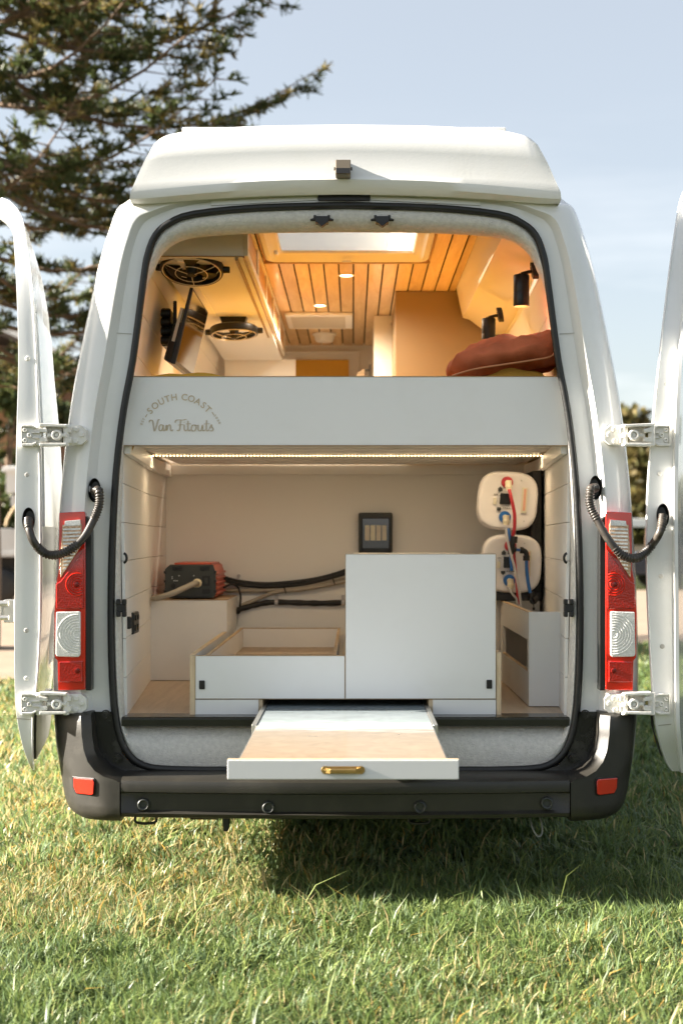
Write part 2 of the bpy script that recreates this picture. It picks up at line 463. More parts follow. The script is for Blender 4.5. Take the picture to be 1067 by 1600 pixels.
xs = [-900, -200, -60, -20, -8, -4, 0, 4, 8, 20, 60, 200, 900]; ys = [-60, -20, -8, -5, -2, 1, 4, 8, 14, 30, 80, 250, 1500]
g.loft([[(x, y, 0.0) for x in xs] for y in ys])
tag(g.build('ground', ground_mat()), kind='structure')

rd = MB()
rd.loft([[(-120, 6.2, 0.004), (-2.6, 7.9, 0.004), (0, 10.2, 0.004), (2.5, 12.3, 0.004), (120, 14.5, 0.004)], [(-120, 31, 0.004), (-2.6, 31, 0.004), (0, 31, 0.004), (2.5, 31, 0.004), (120, 31, 0.004)]])
tag(rd.build('road', mat('gravel_road', (0.27, 0.20, 0.14), 0.9, var=0.3, vscale=2.0, bump=0.6, bscale=40)), kind='structure')

def blades(n, x0, x1, y0, y1, hmin, hmax, w, seed, keep=None, tall=0.0, clump=0.75, csize=.035, lean0=.62):
    r = np.random.default_rng(seed)
    nc = max(10, int(n / 34))
    cx, cy = r.uniform(x0, x1, nc), r.uniform(y0, y1, nc)
    cth, chs = r.uniform(0, 2 * np.pi, nc), r.uniform(.62, 1.35, nc)
    chue, cdry = r.random(nc), r.random(nc)
    ci = r.integers(0, nc, n); inc = r.random(n) < clump
    sc = csize * (1 + 1.5 * max(0, (y0 + y1) / 2 - .5) * .3)
    x = np.where(inc, cx[ci] + r.normal(0, sc, n), r.uniform(x0, x1, n)); y = np.where(inc, cy[ci] + r.normal(0, sc, n), r.uniform(y0, y1, n))
    if keep is not None:
        k = keep(x, y, r); x, y, ci, inc = x[k], y[k], ci[k], inc[k]; n = len(x)
    def field(sx, sy, ph):
        return (np.sin(x * sx + ph) * np.cos(y * sy + ph * 1.7) + np.sin((x + y) * sx * 0.63 + ph * 2.1) + np.cos((x * 0.7 - y) * sy * 0.9 + ph * 0.4)) / 3
    pat = field(5.1, 6.3, 0.7) * 0.5 + field(13.0, 11.0, 2.0) * 0.5
    pat2 = field(2.3, 3.1, 4.0)
    h = r.uniform(hmin, hmax, n) * np.where(inc, chs[ci], .75) * (1 + 0.35 * pat) * (1 + (r.random(n) < tall) * r.uniform(0.5, 1.1, n))
    dcx, dcy = x - cx[ci], y - cy[ci]
    th = np.where(inc, np.arctan2(dcy, dcx) * 1.0 + r.normal(0, .7, n), r.uniform(0, 2 * np.pi, n))
    th = np.where(inc & (r.random(n) < .5), cth[ci] + r.normal(0, .45, n), th)
    lean = np.abs(r.normal(lean0, 0.36, n)) + 0.08
    dx, dy = np.cos(th), np.sin(th)
    px, py = -dy, dx
    tw = r.uniform(-0.9, 0.9, n)
    px, py = px * np.cos(tw) + dx * np.sin(tw), py * np.cos(tw) + dy * np.sin(tw)
    ww = w * r.uniform(0.55, 1.35, n)
    V = np.zeros((n, 5, 3))
    for j, (s, wf) in enumerate(((0.0, .8), (0.55, 1.0))):
        bx = x + dx * h * lean * s ** 1.6; by = y + dy * h * lean * s ** 1.6; bz = h * s * (1 - 0.18 * lean * s)
        V[:, j * 2, 0] = bx - px * ww * wf / 2; V[:, j * 2, 1] = by - py * ww * wf / 2; V[:, j * 2, 2] = bz
        V[:, j * 2 + 1, 0] = bx + px * ww * wf / 2; V[:, j * 2 + 1, 1] = by + py * ww * wf / 2; V[:, j * 2 + 1, 2] = bz
    V[:, 4, 0] = x + dx * h * lean; V[:, 4, 1] = y + dy * h * lean; V[:, 4, 2] = h * np.maximum(0.22, 1 - 0.30 * lean)
    V[:, :2, 2] -= 0.006
    green = np.array([0.120, 0.180, 0.052]); lime = np.array([0.235, 0.290, 0.092]); straw = np.array([0.50, 0.41, 0.20]); bluegreen = np.array([0.150, 0.215, 0.100]); ochre = np.array([0.42, 0.27, 0.06])
    u = np.where(inc, np.clip(chue[ci] + r.normal(0, .18, n), 0, 1), r.random(n))
    dry = np.clip(0.04 + 0.10 * pat2 + 0.08 * (cdry[ci] > .85) + 0.26 * np.clip((-x + 0.1) / 0.6, 0, 1) * np.clip((y + 0.75) / 0.45, 0, 1), 0.02, 0.6)
    c = np.where((u < 0.36)[:, None], green, np.where((u < 0.70)[:, None], lime, bluegreen))
    dm = r.random(n) < dry
    c = np.where(dm[:, None], np.where((r.random(n) < .2)[:, None], ochre, straw), c)
    c = c * r.uniform(0.78, 1.25, n)[:, None]
    return V, np.clip(c, 0, 1)

def blade_object(name, packs, label):
    V = np.concatenate([p[0] for p in packs]); C = np.concatenate([p[1] for p in packs]); n = len(V)
    me = bpy.data.meshes.new(name)
    me.vertices.add(n * 5); me.vertices.foreach_set('co', V.reshape(-1).astype(np.float32))
    b = np.arange(n) * 5
    loops = np.stack([b, b + 1, b + 3, b + 2, b + 2, b + 3, b + 4], 1).reshape(-1)
    me.loops.add(n * 7); me.loops.foreach_set('vertex_index', loops.astype(np.int32))
    me.polygons.add(n * 2)
    st = np.stack([np.arange(n) * 7, np.arange(n) * 7 + 4], 1).reshape(-1)
    me.polygons.foreach_set('loop_start', st.astype(np.int32))
    me.update(calc_edges=True)
    at = me.attributes.new('tint', 'FLOAT_COLOR', 'POINT')
    cc = np.ones((n, 5, 4)); cc[:, :, :3] = C[:, None, :]
    at.data.foreach_set('color', cc.reshape(-1).astype(np.float32))
    me.materials.append(M['grassb'])
    o = bpy.data.objects.new(name, me); COL.objects.link(o)
    return tag(o, label, 'grass', kind='stuff')

def cone(margin):
    return lambda x, y, r: np.abs(x - CAMX) < (y - CAMY) * 0.25 + margin
def lawn(x, y, r):
    return cone(0.8)(x, y, r) & (y < np.interp(x, [-120, -2.6, 0, 2.5, 120], [6.1, 7.8, 10.1, 12.2, 14.4]) + r.uniform(-.25, .1, len(x)))
def thin(x, y, r):
    return (np.abs(x) > 0.95) | (r.random(len(x)) < 0.6)
pk = [blades(205000, -1.9, 1.9, -1.5, 0.3, 0.026, 0.072, 0.0047, 1, cone(0.45), 0.02, .82, .028),
      blades(40000, -1.9, 1.9, -1.5, 0.3, 0.012, 0.028, 0.0085, 11, cone(0.45), 0.0, .5, .05, .9),
      blades(7000, -1.8, 1.8, -1.4, 0.3, 0.016, 0.034, 0.0150, 12, cone(0.4), 0.0, 1.0, .055, 1.0),
      blades(70000, -2.6, 2.6, 0.3, 2.4, 0.035, 0.08, 0.0075, 2, cone(0.5), 0.02),
      blades(60000, -3.6, 3.6, 2.4, 6.0, 0.04, 0.09, 0.010, 3, cone(0.6), 0.01),
      blades(50000, -6.5, 6.5, 6.0, 13.0, 0.05, 0.10, 0.016, 4, lawn, 0.0),
      blades(1500, -1.7, 1.7, -1.3, 0.7, 0.085, 0.14, 0.0036, 5, lambda x, y, r: (np.abs(x - CAMX) < (y - CAMY) * 0.25 + 0.3) & (y > -.75), 0.1, .8, .06, .7)]
blade_object('grass', pk, 'long green and straw coloured grass blades growing round the van')

# ------------------------------------------------------------------ camper van body
van = thing('camper_van', 'white high roof camper van seen from behind with both rear doors folded back', 'van')

PAIRS = [((540, 317), (540, 285)), ((400, 321), (400, 288)), ((300, 331), (290, 296)), ((262, 345), (212, 316)), ((240, 365), (188, 321)),
         ((228, 395), (174, 350)), ((222, 430), (152, 425)), ((205, 560), (124, 560)), ((190, 640), (110, 640)), ((178, 740), (98, 740)),
         ((172, 850), (90, 850)), ((170, 960), (85, 960)), ((172, 1060), (83, 1060)), ((178, 1130), (86, 1130)), ((192, 1175), (95, 1200)),
         ((220, 1200), (130, 1265)), ((270, 1207), (270, 1270)), ((400, 1208), (400, 1270)), ((540, 1208), (540, 1270))]
def closed_loop(half):
    """half loop of Vectors from top centre down the left to bottom centre -> closed symmetric loop"""
    h = smooth_path(half, 3)
    h[0].x = 0; h[-1].x = 0
    return h + [Vector((-p.x, p.y, p.z)) for p in h[-2:0:-1]]
RID = [0, 0, 0, .05, .15, .28, .4, .6, .75, .9, 1, 1, 1, .8, .4, 0, 0, 0, 0]
def frame_row(f, Y, dz=0.0):
    return closed_loop([W(s[0] + (o[0] - s[0]) * f, s[1] + (o[1] - s[1]) * f, Y - dz * rd_) for (s, o), rd_ in zip(PAIRS, RID)])
SECB = [(0, 2.68), (.35, 2.675), (.56, 2.66), (.655, 2.62), (.70, 2.55), (.74, 2.45), (.81, 2.3), (.915, 1.9), (.96, 1.7), (.99, 1.5), (1.01, 1.3), (1.02, 1.1), (1.02, .85), (1.015, .6), (.985, .36), (.9, .29), (.6, .29), (.3, .29), (0, .29)]
def sec(Y, sx=1, zt=None, zs=1.0):
    pts = []
    for x, z in SECB:
        zz = z if zt is None else .40 + (z - .40) * (zt - .40) / 2.28
        pts.append(Vector((-x * sx, Y, zz)))
    return closed_loop(pts)
body = MB()
rows = [frame_row(0.0, 0.02), frame_row(0.02, 0.0), frame_row(0.30, 0.0), frame_row(0.325, -0.001), frame_row(0.335, -0.003), frame_row(0.50, -0.016, .042), frame_row(0.515, -0.018, .044), frame_row(0.54, -0.018, .044), frame_row(0.74, -0.012, .036), frame_row(0.90, -0.002, .02), frame_row(0.97, 0.012, .006), frame_row(1.0, 0.05)]
st = [sec(.28, .99), sec(.36), sec(1.08), sec(2.2), sec(3.9), sec(4.6, .98, 2.5), sec(5.1, .96, 2.05), sec(5.45, .94, 1.5), sec(6.0, .86, 1.15), sec(6.1, .8, 1.0)]
rows += st
n = len(rows[0])
i36 = rows.index(st[1])
def in_hole(fi):
    return False
vs = [p for r_ in rows for p in r_]; fs = []
for i in range(len(rows) - 1):
    for j in range(n):
        k = (j + 1) % n
        if i == i36:
            c = (rows[i][j] + rows[i][k] + rows[i + 1][k] + rows[i + 1][j]) / 4
            if abs(c.x) < .345 and c.z > 2.5: continue
        fs.append((i * n + j, i * n + k, (i + 1) * n + k, (i + 1) * n + j))
b0 = (len(rows) - 1) * n
fs.append(tuple(range(b0, b0 + n)))
body.add(vs, fs)
body.build('body', M['paint'], van, smooth=True, angle=27)

# weld seams and door edge joints
for s_ in (-1, 1):
    sm_ = MB(); sm_.loft([[W(172, 519.2, -.009), W(206, 521.2, -.0015)], [W(172, 520.4, -.009), W(206, 522.4, -.0015)]])
    (sm_ if s_ < 0 else sm_.mirrored()).build('weld_seam', M['gap2'], van)
# windscreen and cab windows
ws = MB(); ws.loft([[(-.72, 5.085, 2.02), (0, 5.10, 2.06), (.72, 5.085, 2.02)], [(-.80, 5.47, 1.45), (0, 5.50, 1.48), (.80, 5.47, 1.45)]])
ws.build('windscreen', M['window'], van)

# roof cap (spoiler hood over the doors)
def caprow(lx, pts, Y):
    # pts: list of (x, y) left half in px from far left to centre
    L = [W(x, y, Y) for x, y in pts]
    L = smooth_path(L, 4)
    return L + [Vector((-p.x, p.y, p.z)) for p in L[-2::-1]]
cap = MB()
rA = caprow(0, [(212, 317), (240, 316), (330, 310), (430, 305), (540, 303)], 0.03)
rA2 = caprow(0, [(206, 318), (240, 318), (330, 311), (430, 306), (540, 304)], -0.035)
rB = caprow(0, [(203, 311), (240, 309), (330, 301), (430, 295), (540, 293)], -0.062)
rC = caprow(0, [(204, 300), (240, 296), (330, 288), (430, 282), (540, 280)], -0.070)
rD = caprow(0, [(210, 287), (240, 284), (330, 279), (430, 275), (540, 273)], -0.060)
rE = caprow(0, [(240, 226), (262, 217), (340, 210), (430, 206), (540, 204)], -0.052)
rF = caprow(0, [(250, 217), (272, 209), (345, 203), (430, 199.5), (540, 198)], -0.034)
rG = caprow(0, [(262, 213), (290, 205), (360, 199), (440, 196), (540, 195)], 0.06)
def shift(row, Y, dz, sx=1.0): return [Vector((p.x * sx, Y, p.z + dz)) for p in row]
rH = shift(rG, 0.335, -0.045, 1.04)
cap.loft([rA, rA2, rB, rC, rD, [a.lerp(b_, .5) + Vector((0, -.006, .004)) for a, b_ in zip(rD, rE)], rE, rF, rG, rH])
# cheeks closing the cap ends on to the body side
for s in (1, -1):
    e = [r_[0] for r_ in (rA, rA2, rB, rC, rD, rE, rF, rG, rH)]
    e2 = [Vector((p.x + .012, max(p.y, 0) + .32, p.z - .01)) for p in e]
    ro = [[Vector((p.x * s, p.y, p.z)) for p in rr] for rr in (e, e2)]
    cap.loft(ro)
cap.build('roof_cap', M['capw'], van, smooth=True, angle=42)

# solar panel edge lying on the roof
sp_ = MB(); sp_.box(-.608, .593, .345, .40, 2.665, 2.788)
sp_.build('roof_fairing', M['capw'], van, bevel=.004)

# brake light slot
bl = MB(); bl.pxprism([(497, 304), (578, 304), (578, 313), (497, 313)], -0.012, 0.03)
bl.build('brake_light', M['bp'], van, bevel=.002)
# header strip seam plates
for xs_ in ((330, 496), (579, 750)):
    hp = MB()
    q = [(xs_[0], 314 if xs_[0] < 400 else 306.5), (xs_[1], 306.5 if xs_[0] < 400 else 314), (xs_[1], 312.5 if xs_[0] < 400 else 321), (xs_[0], 321 if xs_[0] < 400 else 312.5)]
    hp.pxprism(q, -0.006, 0.012); hp.build('header_plate', M['paint'], van, bevel=.001)

# reversing camera on the cap
rc = MB()
c0 = W(536, 262, -0.1)
rc.hexa([c0 + Vector(p) for p in ((-.026, -.035, -.030), (.026, -.035, -.030), (.026, .10, -.030), (-.026, .10, -.030), (-.026, -.008, .026), (.026, -.008, .026), (.026, .10, .026), (-.026, .10, .026))])
rco = rc.build('reversing_camera', mat('camera_bronze', (0.20, 0.165, 0.12), 0.35, 0.6, var=.1), van, bevel=.003)
lp = MB(); lp.hexa([c0 + Vector(p) for p in ((-.0245, -.038, -.0285), (.0245, -.038, -.0285), (.0245, -.03, -.0285), (-.0245, -.03, -.0285), (-.0245, -.027, -.008), (.0245, -.027, -.008), (.0245, -.02, -.008), (-.0245, -.02, -.008))])
for s in (-1, 1):
    kn = MB(); kn.cyl(c0 + Vector((s * .024, .015, 0)), c0 + Vector((s * .031, .015, 0)), .006, n=10); kn.build('side_knob', M['bp'], rco)
lp.build('camera_lens', M['bp'], rco)

# rubber door seal
seal = MB()
seal.tube([Vector((p.x * .985, -.012, (p.z - 1.6) * .988 + 1.6)) for p in frame_row(0.02, -.01)], 0.0125, 8, closed=True)
seal.build('door_seal', M['rubber'], van, smooth=True, angle=180)

# felt lining between seal and interior
INN = [(540, 363), (400, 365), (310, 371), (275, 381), (253, 400), (241, 425), (230, 450), (211, 540), (198, 600), (193, 740), (190, 850), (191, 960), (194, 1060), (196, 1112), (197, 1126), (205, 1131), (270, 1131), (400, 1131), (540, 1131)]
def inn_row(Y, f=1.0, lift=0.0):
    pts = []
    for (s, o), i_ in zip(PAIRS, INN):
        a = W(s[0] + (540 - s[0]) * .022, s[1] + (760 - s[1]) * .020, Y); b_ = W(i_[0], i_[1], Y)
        pts.append(a.lerp(b_, f))
    return closed_loop(pts)
fl = MB(); fl.loft([inn_row(-.005, 0), inn_row(-.012, .2), inn_row(-.002, .55), inn_row(.03, .9), inn_row(.07, 1.0)], True)
fl.build('felt_lining', M['felt'], van, smooth=True, angle=60)

# small latches on header felt
for x in (503, 597):
    lt = MB(); c = W(x, 345, -.01)
    lt.box(c.x - .022, c.x + .022, c.y - .022, c.y + .03, c.z - .010, c.z + .012)
    lt.add([c + Vector(p) for p in ((-.018, -.022, -.010), (.018, -.022, -.010), (0, -.022, -.024), (-.018, .01, -.010), (.018, .01, -.010), (0, .01, -.024))], [(0, 1, 2), (3, 5, 4), (0, 2, 5, 3), (1, 4, 5, 2)])
    for s in (-1, 1):
        lt.cyl(c + Vector((s * .020, -.012, .002)), c + Vector((s * .040, -.010, 0)), .007, .004, 10)
        lt.cyl(c + Vector((s * .024, -.016, .004)), c + Vector((s * .024, -.016, .016)), .005, n=8)
    lt.build('door_catch', M['bp'], van, bevel=.002)

# ------------------------------------------------------------------ bumper
def bdep(x):  # plan curve of the bumper face
    a = abs(x)
    y = -.205 + .045 * (a / .8) ** 2
    if a > .80: y += .55 * ((a - .80)) ** 1.5 * 2.1
    return y
bumper = MB()
rowsb = []
for x in np.linspace(-.7525, .7525, 41):
    Y = bdep(x)
    prof = [(Y + .17, 1217.5), (Y + .022, 1219), (Y + .004, 1223), (Y, 1229), (Y + .002, 1240), (Y + .020, 1243.0), (Y + .022, 1270), (Y + .006, 1274), (Y + .012, 1280), (Y + .05, 1284), (Y + .17, 1284)]
    r_ = []
    inset = abs(x) < .715
    for yy, py in prof:
        y2 = yy
        if not inset and 1242 < py < 1272: y2 = Y + .003
        r_.append(Vector((x, y2, CAMZ - (py - 845) * (4.94 - .2) / FPX)))
    rowsb.append(r_)
bumper.loft(rowsb, closed=True, caps=True)
bmp = bumper.build('bumper', M['bump'], van, smooth=True, angle=40)

def zpx(py, Y=-.2): return CAMZ - (py - 845) * (4.94 + Y) / FPX
# corners
inner = [(1284, 187), (1250, 187), (1222, 187), (1218, 180), (1213, 162), (1205, 146), (1192, 134), (1175, 127), (1150, 123), (1128, 122), (1119, 120)]
outer = [(1284, 128), (1272, 112), (1255, 103), (1235, 99), (1215, 95), (1195, 91.5), (1170, 88.5), (1150, 86.5), (1135, 85), (1122, 83.5), (1117, 83)]
def interp(tab, y):
    t = sorted(tab)
    return float(np.interp(y, [a for a, b_ in t], [b_ for a, b_ in t]))
for s in (-1, 1):
    c = MB(); rr = []; lipr = []
    pys = [1284, 1278, 1270, 1258, 1245, 1232, 1222, 1218, 1213, 1205, 1192, 1175, 1150, 1130, 1121, 1118]
    for py in pys:
        xi = W(interp(inner, py), py, -.17).x; xo = W(interp(outer, py), py, -.02).x
        z = zpx(py, -.15)
        tuck = .03 if py > 1280 else (.008 if py > 1275 else 0)
        topr = .03 if py < 1120 else (.008 if py < 1124 else 0)
        row = []
        for u in np.linspace(0, 1, 11):
            x = xi + (xo - xi) * u
            y = bdep(x) + tuck + topr + .03 * max(0, u - .72) ** 2 * 12
            row.append(Vector((-x * s, y, z)))
        last = row[-1]
        for k, (dx, dy) in enumerate(((.006, .05), (.002, .14), (.0, .42))):
            row.append(Vector((last.x - s * -dx * 1, last.y + dy, z)) if s < 0 else Vector((last.x + dx, last.y + dy, z)))
        first = row[0]
        dxi = .030 if py <= 1222 else 0.001
        lip = Vector((first.x - dxi * s * (1), first.y + .028, z)); lip2 = Vector((first.x - (dxi + .002) * s, first.y + .15, z))
        row = [lip2, lip] + row
        rr.append(row)
    c.loft(rr)
    top = rr[-1]; c.loft([top, [Vector((p.x, max(p.y, 0.02) + .05 if i < 11 else p.y, p.z + .002)) for i, p in enumerate(top)]])
    c.build('bumper_corner', M['bump'], van, smooth=True, angle=40)
    # reflector in its socket
    rf = MB()
    cc = [(107, 1222), (142, 1221), (144, 1225), (143, 1244), (139, 1246), (113, 1246), (108, 1238)]
    q = [W(x, y, -.19) for x, y in cc]
    rows2 = []
    for dy in (-.010, .02):
        rows2.append([Vector((p.x * -s, bdep(p.x) + dy + .012 * (1 if p.x < -.93 else 0), p.z)) for p in q])
    fr = MB(); cen = sum((Vector(p) for p in rows2[0]), Vector()) / len(q)
    fr.loft([[cen + (p - cen) * 1.13 + Vector((0, .006, 0)) for p in rows2[0]], [cen + (p - cen) * 1.13 + Vector((0, .03, 0)) for p in rows2[0]]], True, True)
    fro = fr.build('reflector_socket', M['bp'], van, bevel=.002)
    rf.loft(rows2, True, True); rf.build('reflector', M['redplain'], fro, bevel=.003)
    # gloss black step corner behind the lip
    sk = MB()
    sk.loft([[W(x, y, Y_) for x, y in ((118, 1112), (118, 1150), (122, 1190), (140, 1212), (190, 1224), (300, 1226))] for Y_ in (-.02,)] +
            [[W(x, y, Y_) for x, y in ((176, 1112), (182, 1150), (192, 1178), (208, 1196), (236, 1206), (300, 1209))] for Y_ in (-.015,)])
    for bx, by in ((166, 1116), (184, 1186)):
        p = W(bx, by, -.03); sk.cyl(p + Vector((0, -.012, 0)), p + Vector((0, .02, 0)), .011, n=16); sk.lathe([(.016, 0), (.016, -.006), (.012, -.006), (.012, 0)], p, (0, 1, 0), 20)
    sk = sk.mirrored() if s > 0 else sk
    sk.build('sill_corner', M['sill'], van, smooth=True, angle=40)
sill = MB()
sill.loft([[Vector((x, -.02 + dy, CAMZ - (py - 845) * 4.92 / FPX)) for x in np.linspace(-.70, .70, 9)] for dy, py in ((.01, 1205), (-.01, 1209), (-.012, 1218), (-.05, 1222), (-.06, 1230))])
sill.build('rear_sill', M['sill'], van, smooth=True, angle=50)
# parking sensors
for x, y in ((222, 1260), (419, 1262), (656, 1262), (856, 1258)):
    p = W(x, y, -.19); p.y = bdep(p.x) + .020
    ps = MB(); ps.lathe([(.0, -.004), (.011, -.004), (.0125, -.010), (.0165, -.013), (.020, -.010), (.0225, .0), (.0225, .012)], p, (0, 1, 0), 28)
    ps.build('parking_sensor', M['greyp'], van, smooth=True, angle=30)
# things hanging under the bumper
tow = MB(); p = W(353, 1288, -.1)
tow.loft([[p + Vector((dx, dy, .03)) for dx, dy in ((-.014, 0), (.014, 0), (.014, .05), (-.014, .05))], [p + Vector((dx * .55, dy, -.025)) for dx, dy in ((-.014, 0), (.014, 0), (.014, .05), (-.014, .05))]], True, True)
tow.build('tow_hook', M['bp'], van, bevel=.003)
for x in (228, 655):
    p = W(x, 1283, -.12); c = MB(); c.tube(smooth_path([p + Vector((-.035, 0, .02)), p + Vector((-.03, 0, -.005)), p + Vector((.03, 0, -.005)), p + Vector((.035, 0, .02))], 4), .005, 6)
    c.build('bumper_clip', M['bp'], van, smooth=True)
lp = MB(); p = W(840, 1292, -.05)
lp.tube(smooth_path([p + Vector(q) for q in ((-.025, .1, .06), (-.02, 0, .0), (-.002, -.01, -.03), (.014, 0, -.02), (.012, .02, .02), (-.002, .08, .05))], 5), .0035, 6)
lp.build('cable_loop', mat('grey_wire', (.25, .25, .24), .4), van, smooth=True, angle=180)
# exhaust and underbody
ub = MB(); ub.box(-.82, .82, .1, 5.3, .275, .285); ub.box(-.55, -.45, .1, 5, .262, .2745); ub.box(.45, .55, .1, 5, .262, .2745)
ub.build('underbody', M['black'], van)
wheelm = MB(); wheelm.lathe([(.0, .0), (.2, .0), (.21, .01), (.30, .0), (.335, .02), (.345, .06), (.345, .16), (.335, .20), (.3, .22), (.2, .2), (0, .2)], (0, 0, 0), (1, 0, 0), 40)
rimm = MB(); rimm.lathe([(.0, -.006), (.08, -.006), (.12, -.02), (.19, -.01), (.2, .004)], (0, 0, 0), (1, 0, 0), 32)
for x, y in ((-.98, 1.62), (.98, 1.62), (-.98, 5.0), (.98, 5.0)):
    wo = wheelm.build('wheel', M['rubber'], van, smooth=True, angle=40) if x < 0 else wheelm.mirrored().build('wheel', M['rubber'], van, smooth=True, angle=40)
    wo.location = (x, y, .315)
    ro = (rimm if x < 0 else rimm.mirrored()).build('rim', M['steel'], wo, smooth=True, angle=40); ro.location = (0, 0, 0)

# ------------------------------------------------------------------ tail lights
for mir in (False, True):
    YL = -.086
    hs = MB(); hs.pxprism([(93, 801), (132, 799), (134, 803), (134, 1078), (91, 1079), (90, 1032), (86, 1028), (85, 958), (89, 905), (92, 890)], YL + .012, .07, mir)
    tl = hs.build('tail_light', M['redplain'], van, bevel=.003)
    tb = MB(); tb.pxprism([(134.5, 806), (140, 812), (143, 830), (143, 1079), (134.5, 1079)], YL + .014, .05, mir)
    tb.build('light_trim', M['bp'], tl, bevel=.002)
    q = MB(); q.pxprism([(98, 820), (127, 817), (128, 820), (128, 852), (95, 903), (94, 880), (97, 840)], YL + .004, .02, mir)
    q.build('amber_lens', M['amber'], tl, bevel=.002)
    q = MB(); q.pxprism([(102, 814), (126, 812), (126, 821), (101, 822)], YL + .001, .02, mir); q.build('clear_strip', M['clear'], tl, bevel=.001)
    # fine ribs across the indicator
    q = MB()
    for k in range(12):
        y0 = 826 + k * 5.6; xr = 126 if y0 < 852 else 126 - (y0 - 852) * .62
        if xr > 99: q.pxprism([(99, y0), (xr, y0 - 1), (xr, y0 + 1.6), (99, y0 + 2.6)], YL + .0015, .01, mir)
    q.build('lens_ribs', M['clear'], tl)
    q = MB(); q.pxprism([(129, 862), (132, 858), (131, 951), (88, 951), (87.5, 912), (95, 908)], YL + .002, .03, mir); q.build('red_lens', M['red'], tl, bevel=.004)
    q = MB(); q.pxprism([(88, 956), (125, 955), (126, 957), (126, 1024), (123, 1027), (89, 1026), (87, 1022)], YL + .001, .03, mir); q.build('clear_lens', M['clear'], tl, bevel=.004)
    q = MB(); q.pxprism([(92, 1034), (129, 1033), (129, 1066), (92, 1066)], YL + .003, .03, mir); q.build('fog_lens', M['red'], tl, bevel=.003)
    # ring optics
    for (x, y, r0, mm, nr, yl, yh) in ((121, 913, .040, M['redplain'], 4, 890, 948), (121, 991, .070, M['clear'], 7, 957, 1025)):
        c = W(x, y, YL)
        if mir: c.x = -c.x
        q = MB()
        for k in range(nr):
            rr = r0 * (1 - k / (nr + .6)); w_ = r0 / nr * .42
            q.lathe([(rr, .0022), (rr - w_ * .5, -.0012), (rr - w_, .0022)], c, (0, 1, 0), 32)
        x0, x1 = sorted((W(90, y, YL).x, W(129 if y < 950 else 125, y, YL).x))
        if mir: x0, x1 = -x1, -x0
        z1_, z0_ = W(x, yl, YL).z, W(x, yh, YL).z
        q.v = [(min(max(a, x0), x1), b_ if (x0 < a < x1 and z0_ < c_ < z1_) else YL + .0022, min(max(c_, z0_), z1_)) for a, b_, c_ in q.v]
        q.build('ring_optic', mm, tl, smooth=True)
    for (x, y) in ((121, 1048), (120, 913)):
        c = W(x, y, YL)
        if mir: c.x = -c.x
        q = MB(); q.lathe([(.0, -.003), (.008, -.002), (.0095, .004)], c, (0, 1, 0), 18); q.build('bulb', mat('dark_red_bulb', (.16, .008, .006), .2), tl, smooth=True)

# ------------------------------------------------------------------ rear doors folded back along the sides
def hinge(parent, xs_, y, mir, seed=0):
    h = MB()
    YB = -.070; YD_ = -.096 if not mir else -.075
    def P(x, yy, Y): 
        p = W(x, yy, Y)
        if mir: p.x = -p.x
        return p
    def slab(pts, Y, th):
        h.loft([[P(x, yy, Y) for x, yy in pts], [P(x, yy, Y) + Vector((0, th, 0)) for x, yy in pts]], True, True)
    # body plate (octagon) with three bolts
    slab([(108, y - 16), (127, y - 16), (136, y - 8), (136, y + 8), (127, y + 15), (108, y + 15)], YB, .03)
    for bx, by in ((120, y - 9), (128, y - 1), (119, y + 9)):
        p = P(bx, by, YB); h.cyl(p + Vector((0, -.006, 0)), p + Vector((0, .01, 0)), .0085, .0095, 14)
    # knuckle
    slab([(100, y - 15), (111, y - 13), (111, y - 4), (100, y - 4)], YB - .02, .05)
    slab([(100, y + 3), (111, y + 3), (111, y + 12), (100, y + 14)], YB - .02, .05)
    h.cyl(P(104, y - 17, YB - .01), P(104, y + 17, YB - .01), .011)
    # arm: upper and lower rails, web and ring
    slab([(62, y - 19), (104, y - 17), (104, y - 13), (62, y - 14)], YB - .035, .045)
    slab([(62, y + 12), (104, y + 12), (104, y + 16), (62, y + 17)], YB - .035, .045)
    slab([(72, y - 15), (97, y - 15), (97, y + 14), (72, y + 14)], YB + .002, .006)
    c = P(90, y, YB - .02); h.lathe([(.009, 0), (.009, -.014), (.017, -.014), (.019, 0)], c, (0, 1, 0), 22)
    h.cyl(c + Vector((0, -.010, 0)), c + Vector((0, .02, 0)), .007)
    slab([(62, y - 12), (74, y - 10), (74, y - 4), (62, y - 5)], YB - .032, .04)
    slab([(62, y + 4), (74, y + 3), (74, y + 10), (62, y + 11)], YB - .032, .04)
    slab([(74, y - 3), (84, y - 2), (84, y + 2), (74, y + 3)], YB - .028, .02)
    slab([(96, y - 2), (104, y - 3), (104, y + 3), (96, y + 2)], YB - .028, .02)
    h.cyl(P(62, y - 18, YB - .012), P(62, y + 17, YB - .012), .012)
    # door plate
    slab([(34, y - 14), (50, y - 14), (56, y - 11), (62, y - 12), (62, y + 12), (56, y + 11), (50, y + 15), (34, y + 15)], YD_ + .002, .03)
    slab([(34, y - 16), (50, y - 16), (57, y - 13), (57, y - 10), (50, y - 13), (34, y - 13)], YD_ - .008, .03)
    slab([(34, y + 13), (50, y + 13), (57, y + 10), (57, y + 13), (50, y + 17), (34, y + 17)], YD_ - .008, .03)
    slab([(33, y - 16), (35, y - 16), (35, y + 17), (33, y + 17)], YD_ - .006, .03)
    slab([(50, y - 5), (63, y - 5), (63, y - 3), (50, y - 3)], YD_ - .006, .02)
    slab([(50, y + 3), (63, y + 3), (63, y + 5), (50, y + 5)], YD_ - .006, .02)
    for bx, by in ((40, y - 8), (40, y + 8), (47, y)):
        p = P(bx, by, YD_); h.lathe([(0, -.002), (.003, -.002), (.0035, -.007), (.0075, -.007), (.0095, .004)], p, (0, 1, 0), 16)
    return h.build('hinge', M['paint2'], parent, bevel=.0022, smooth=True)

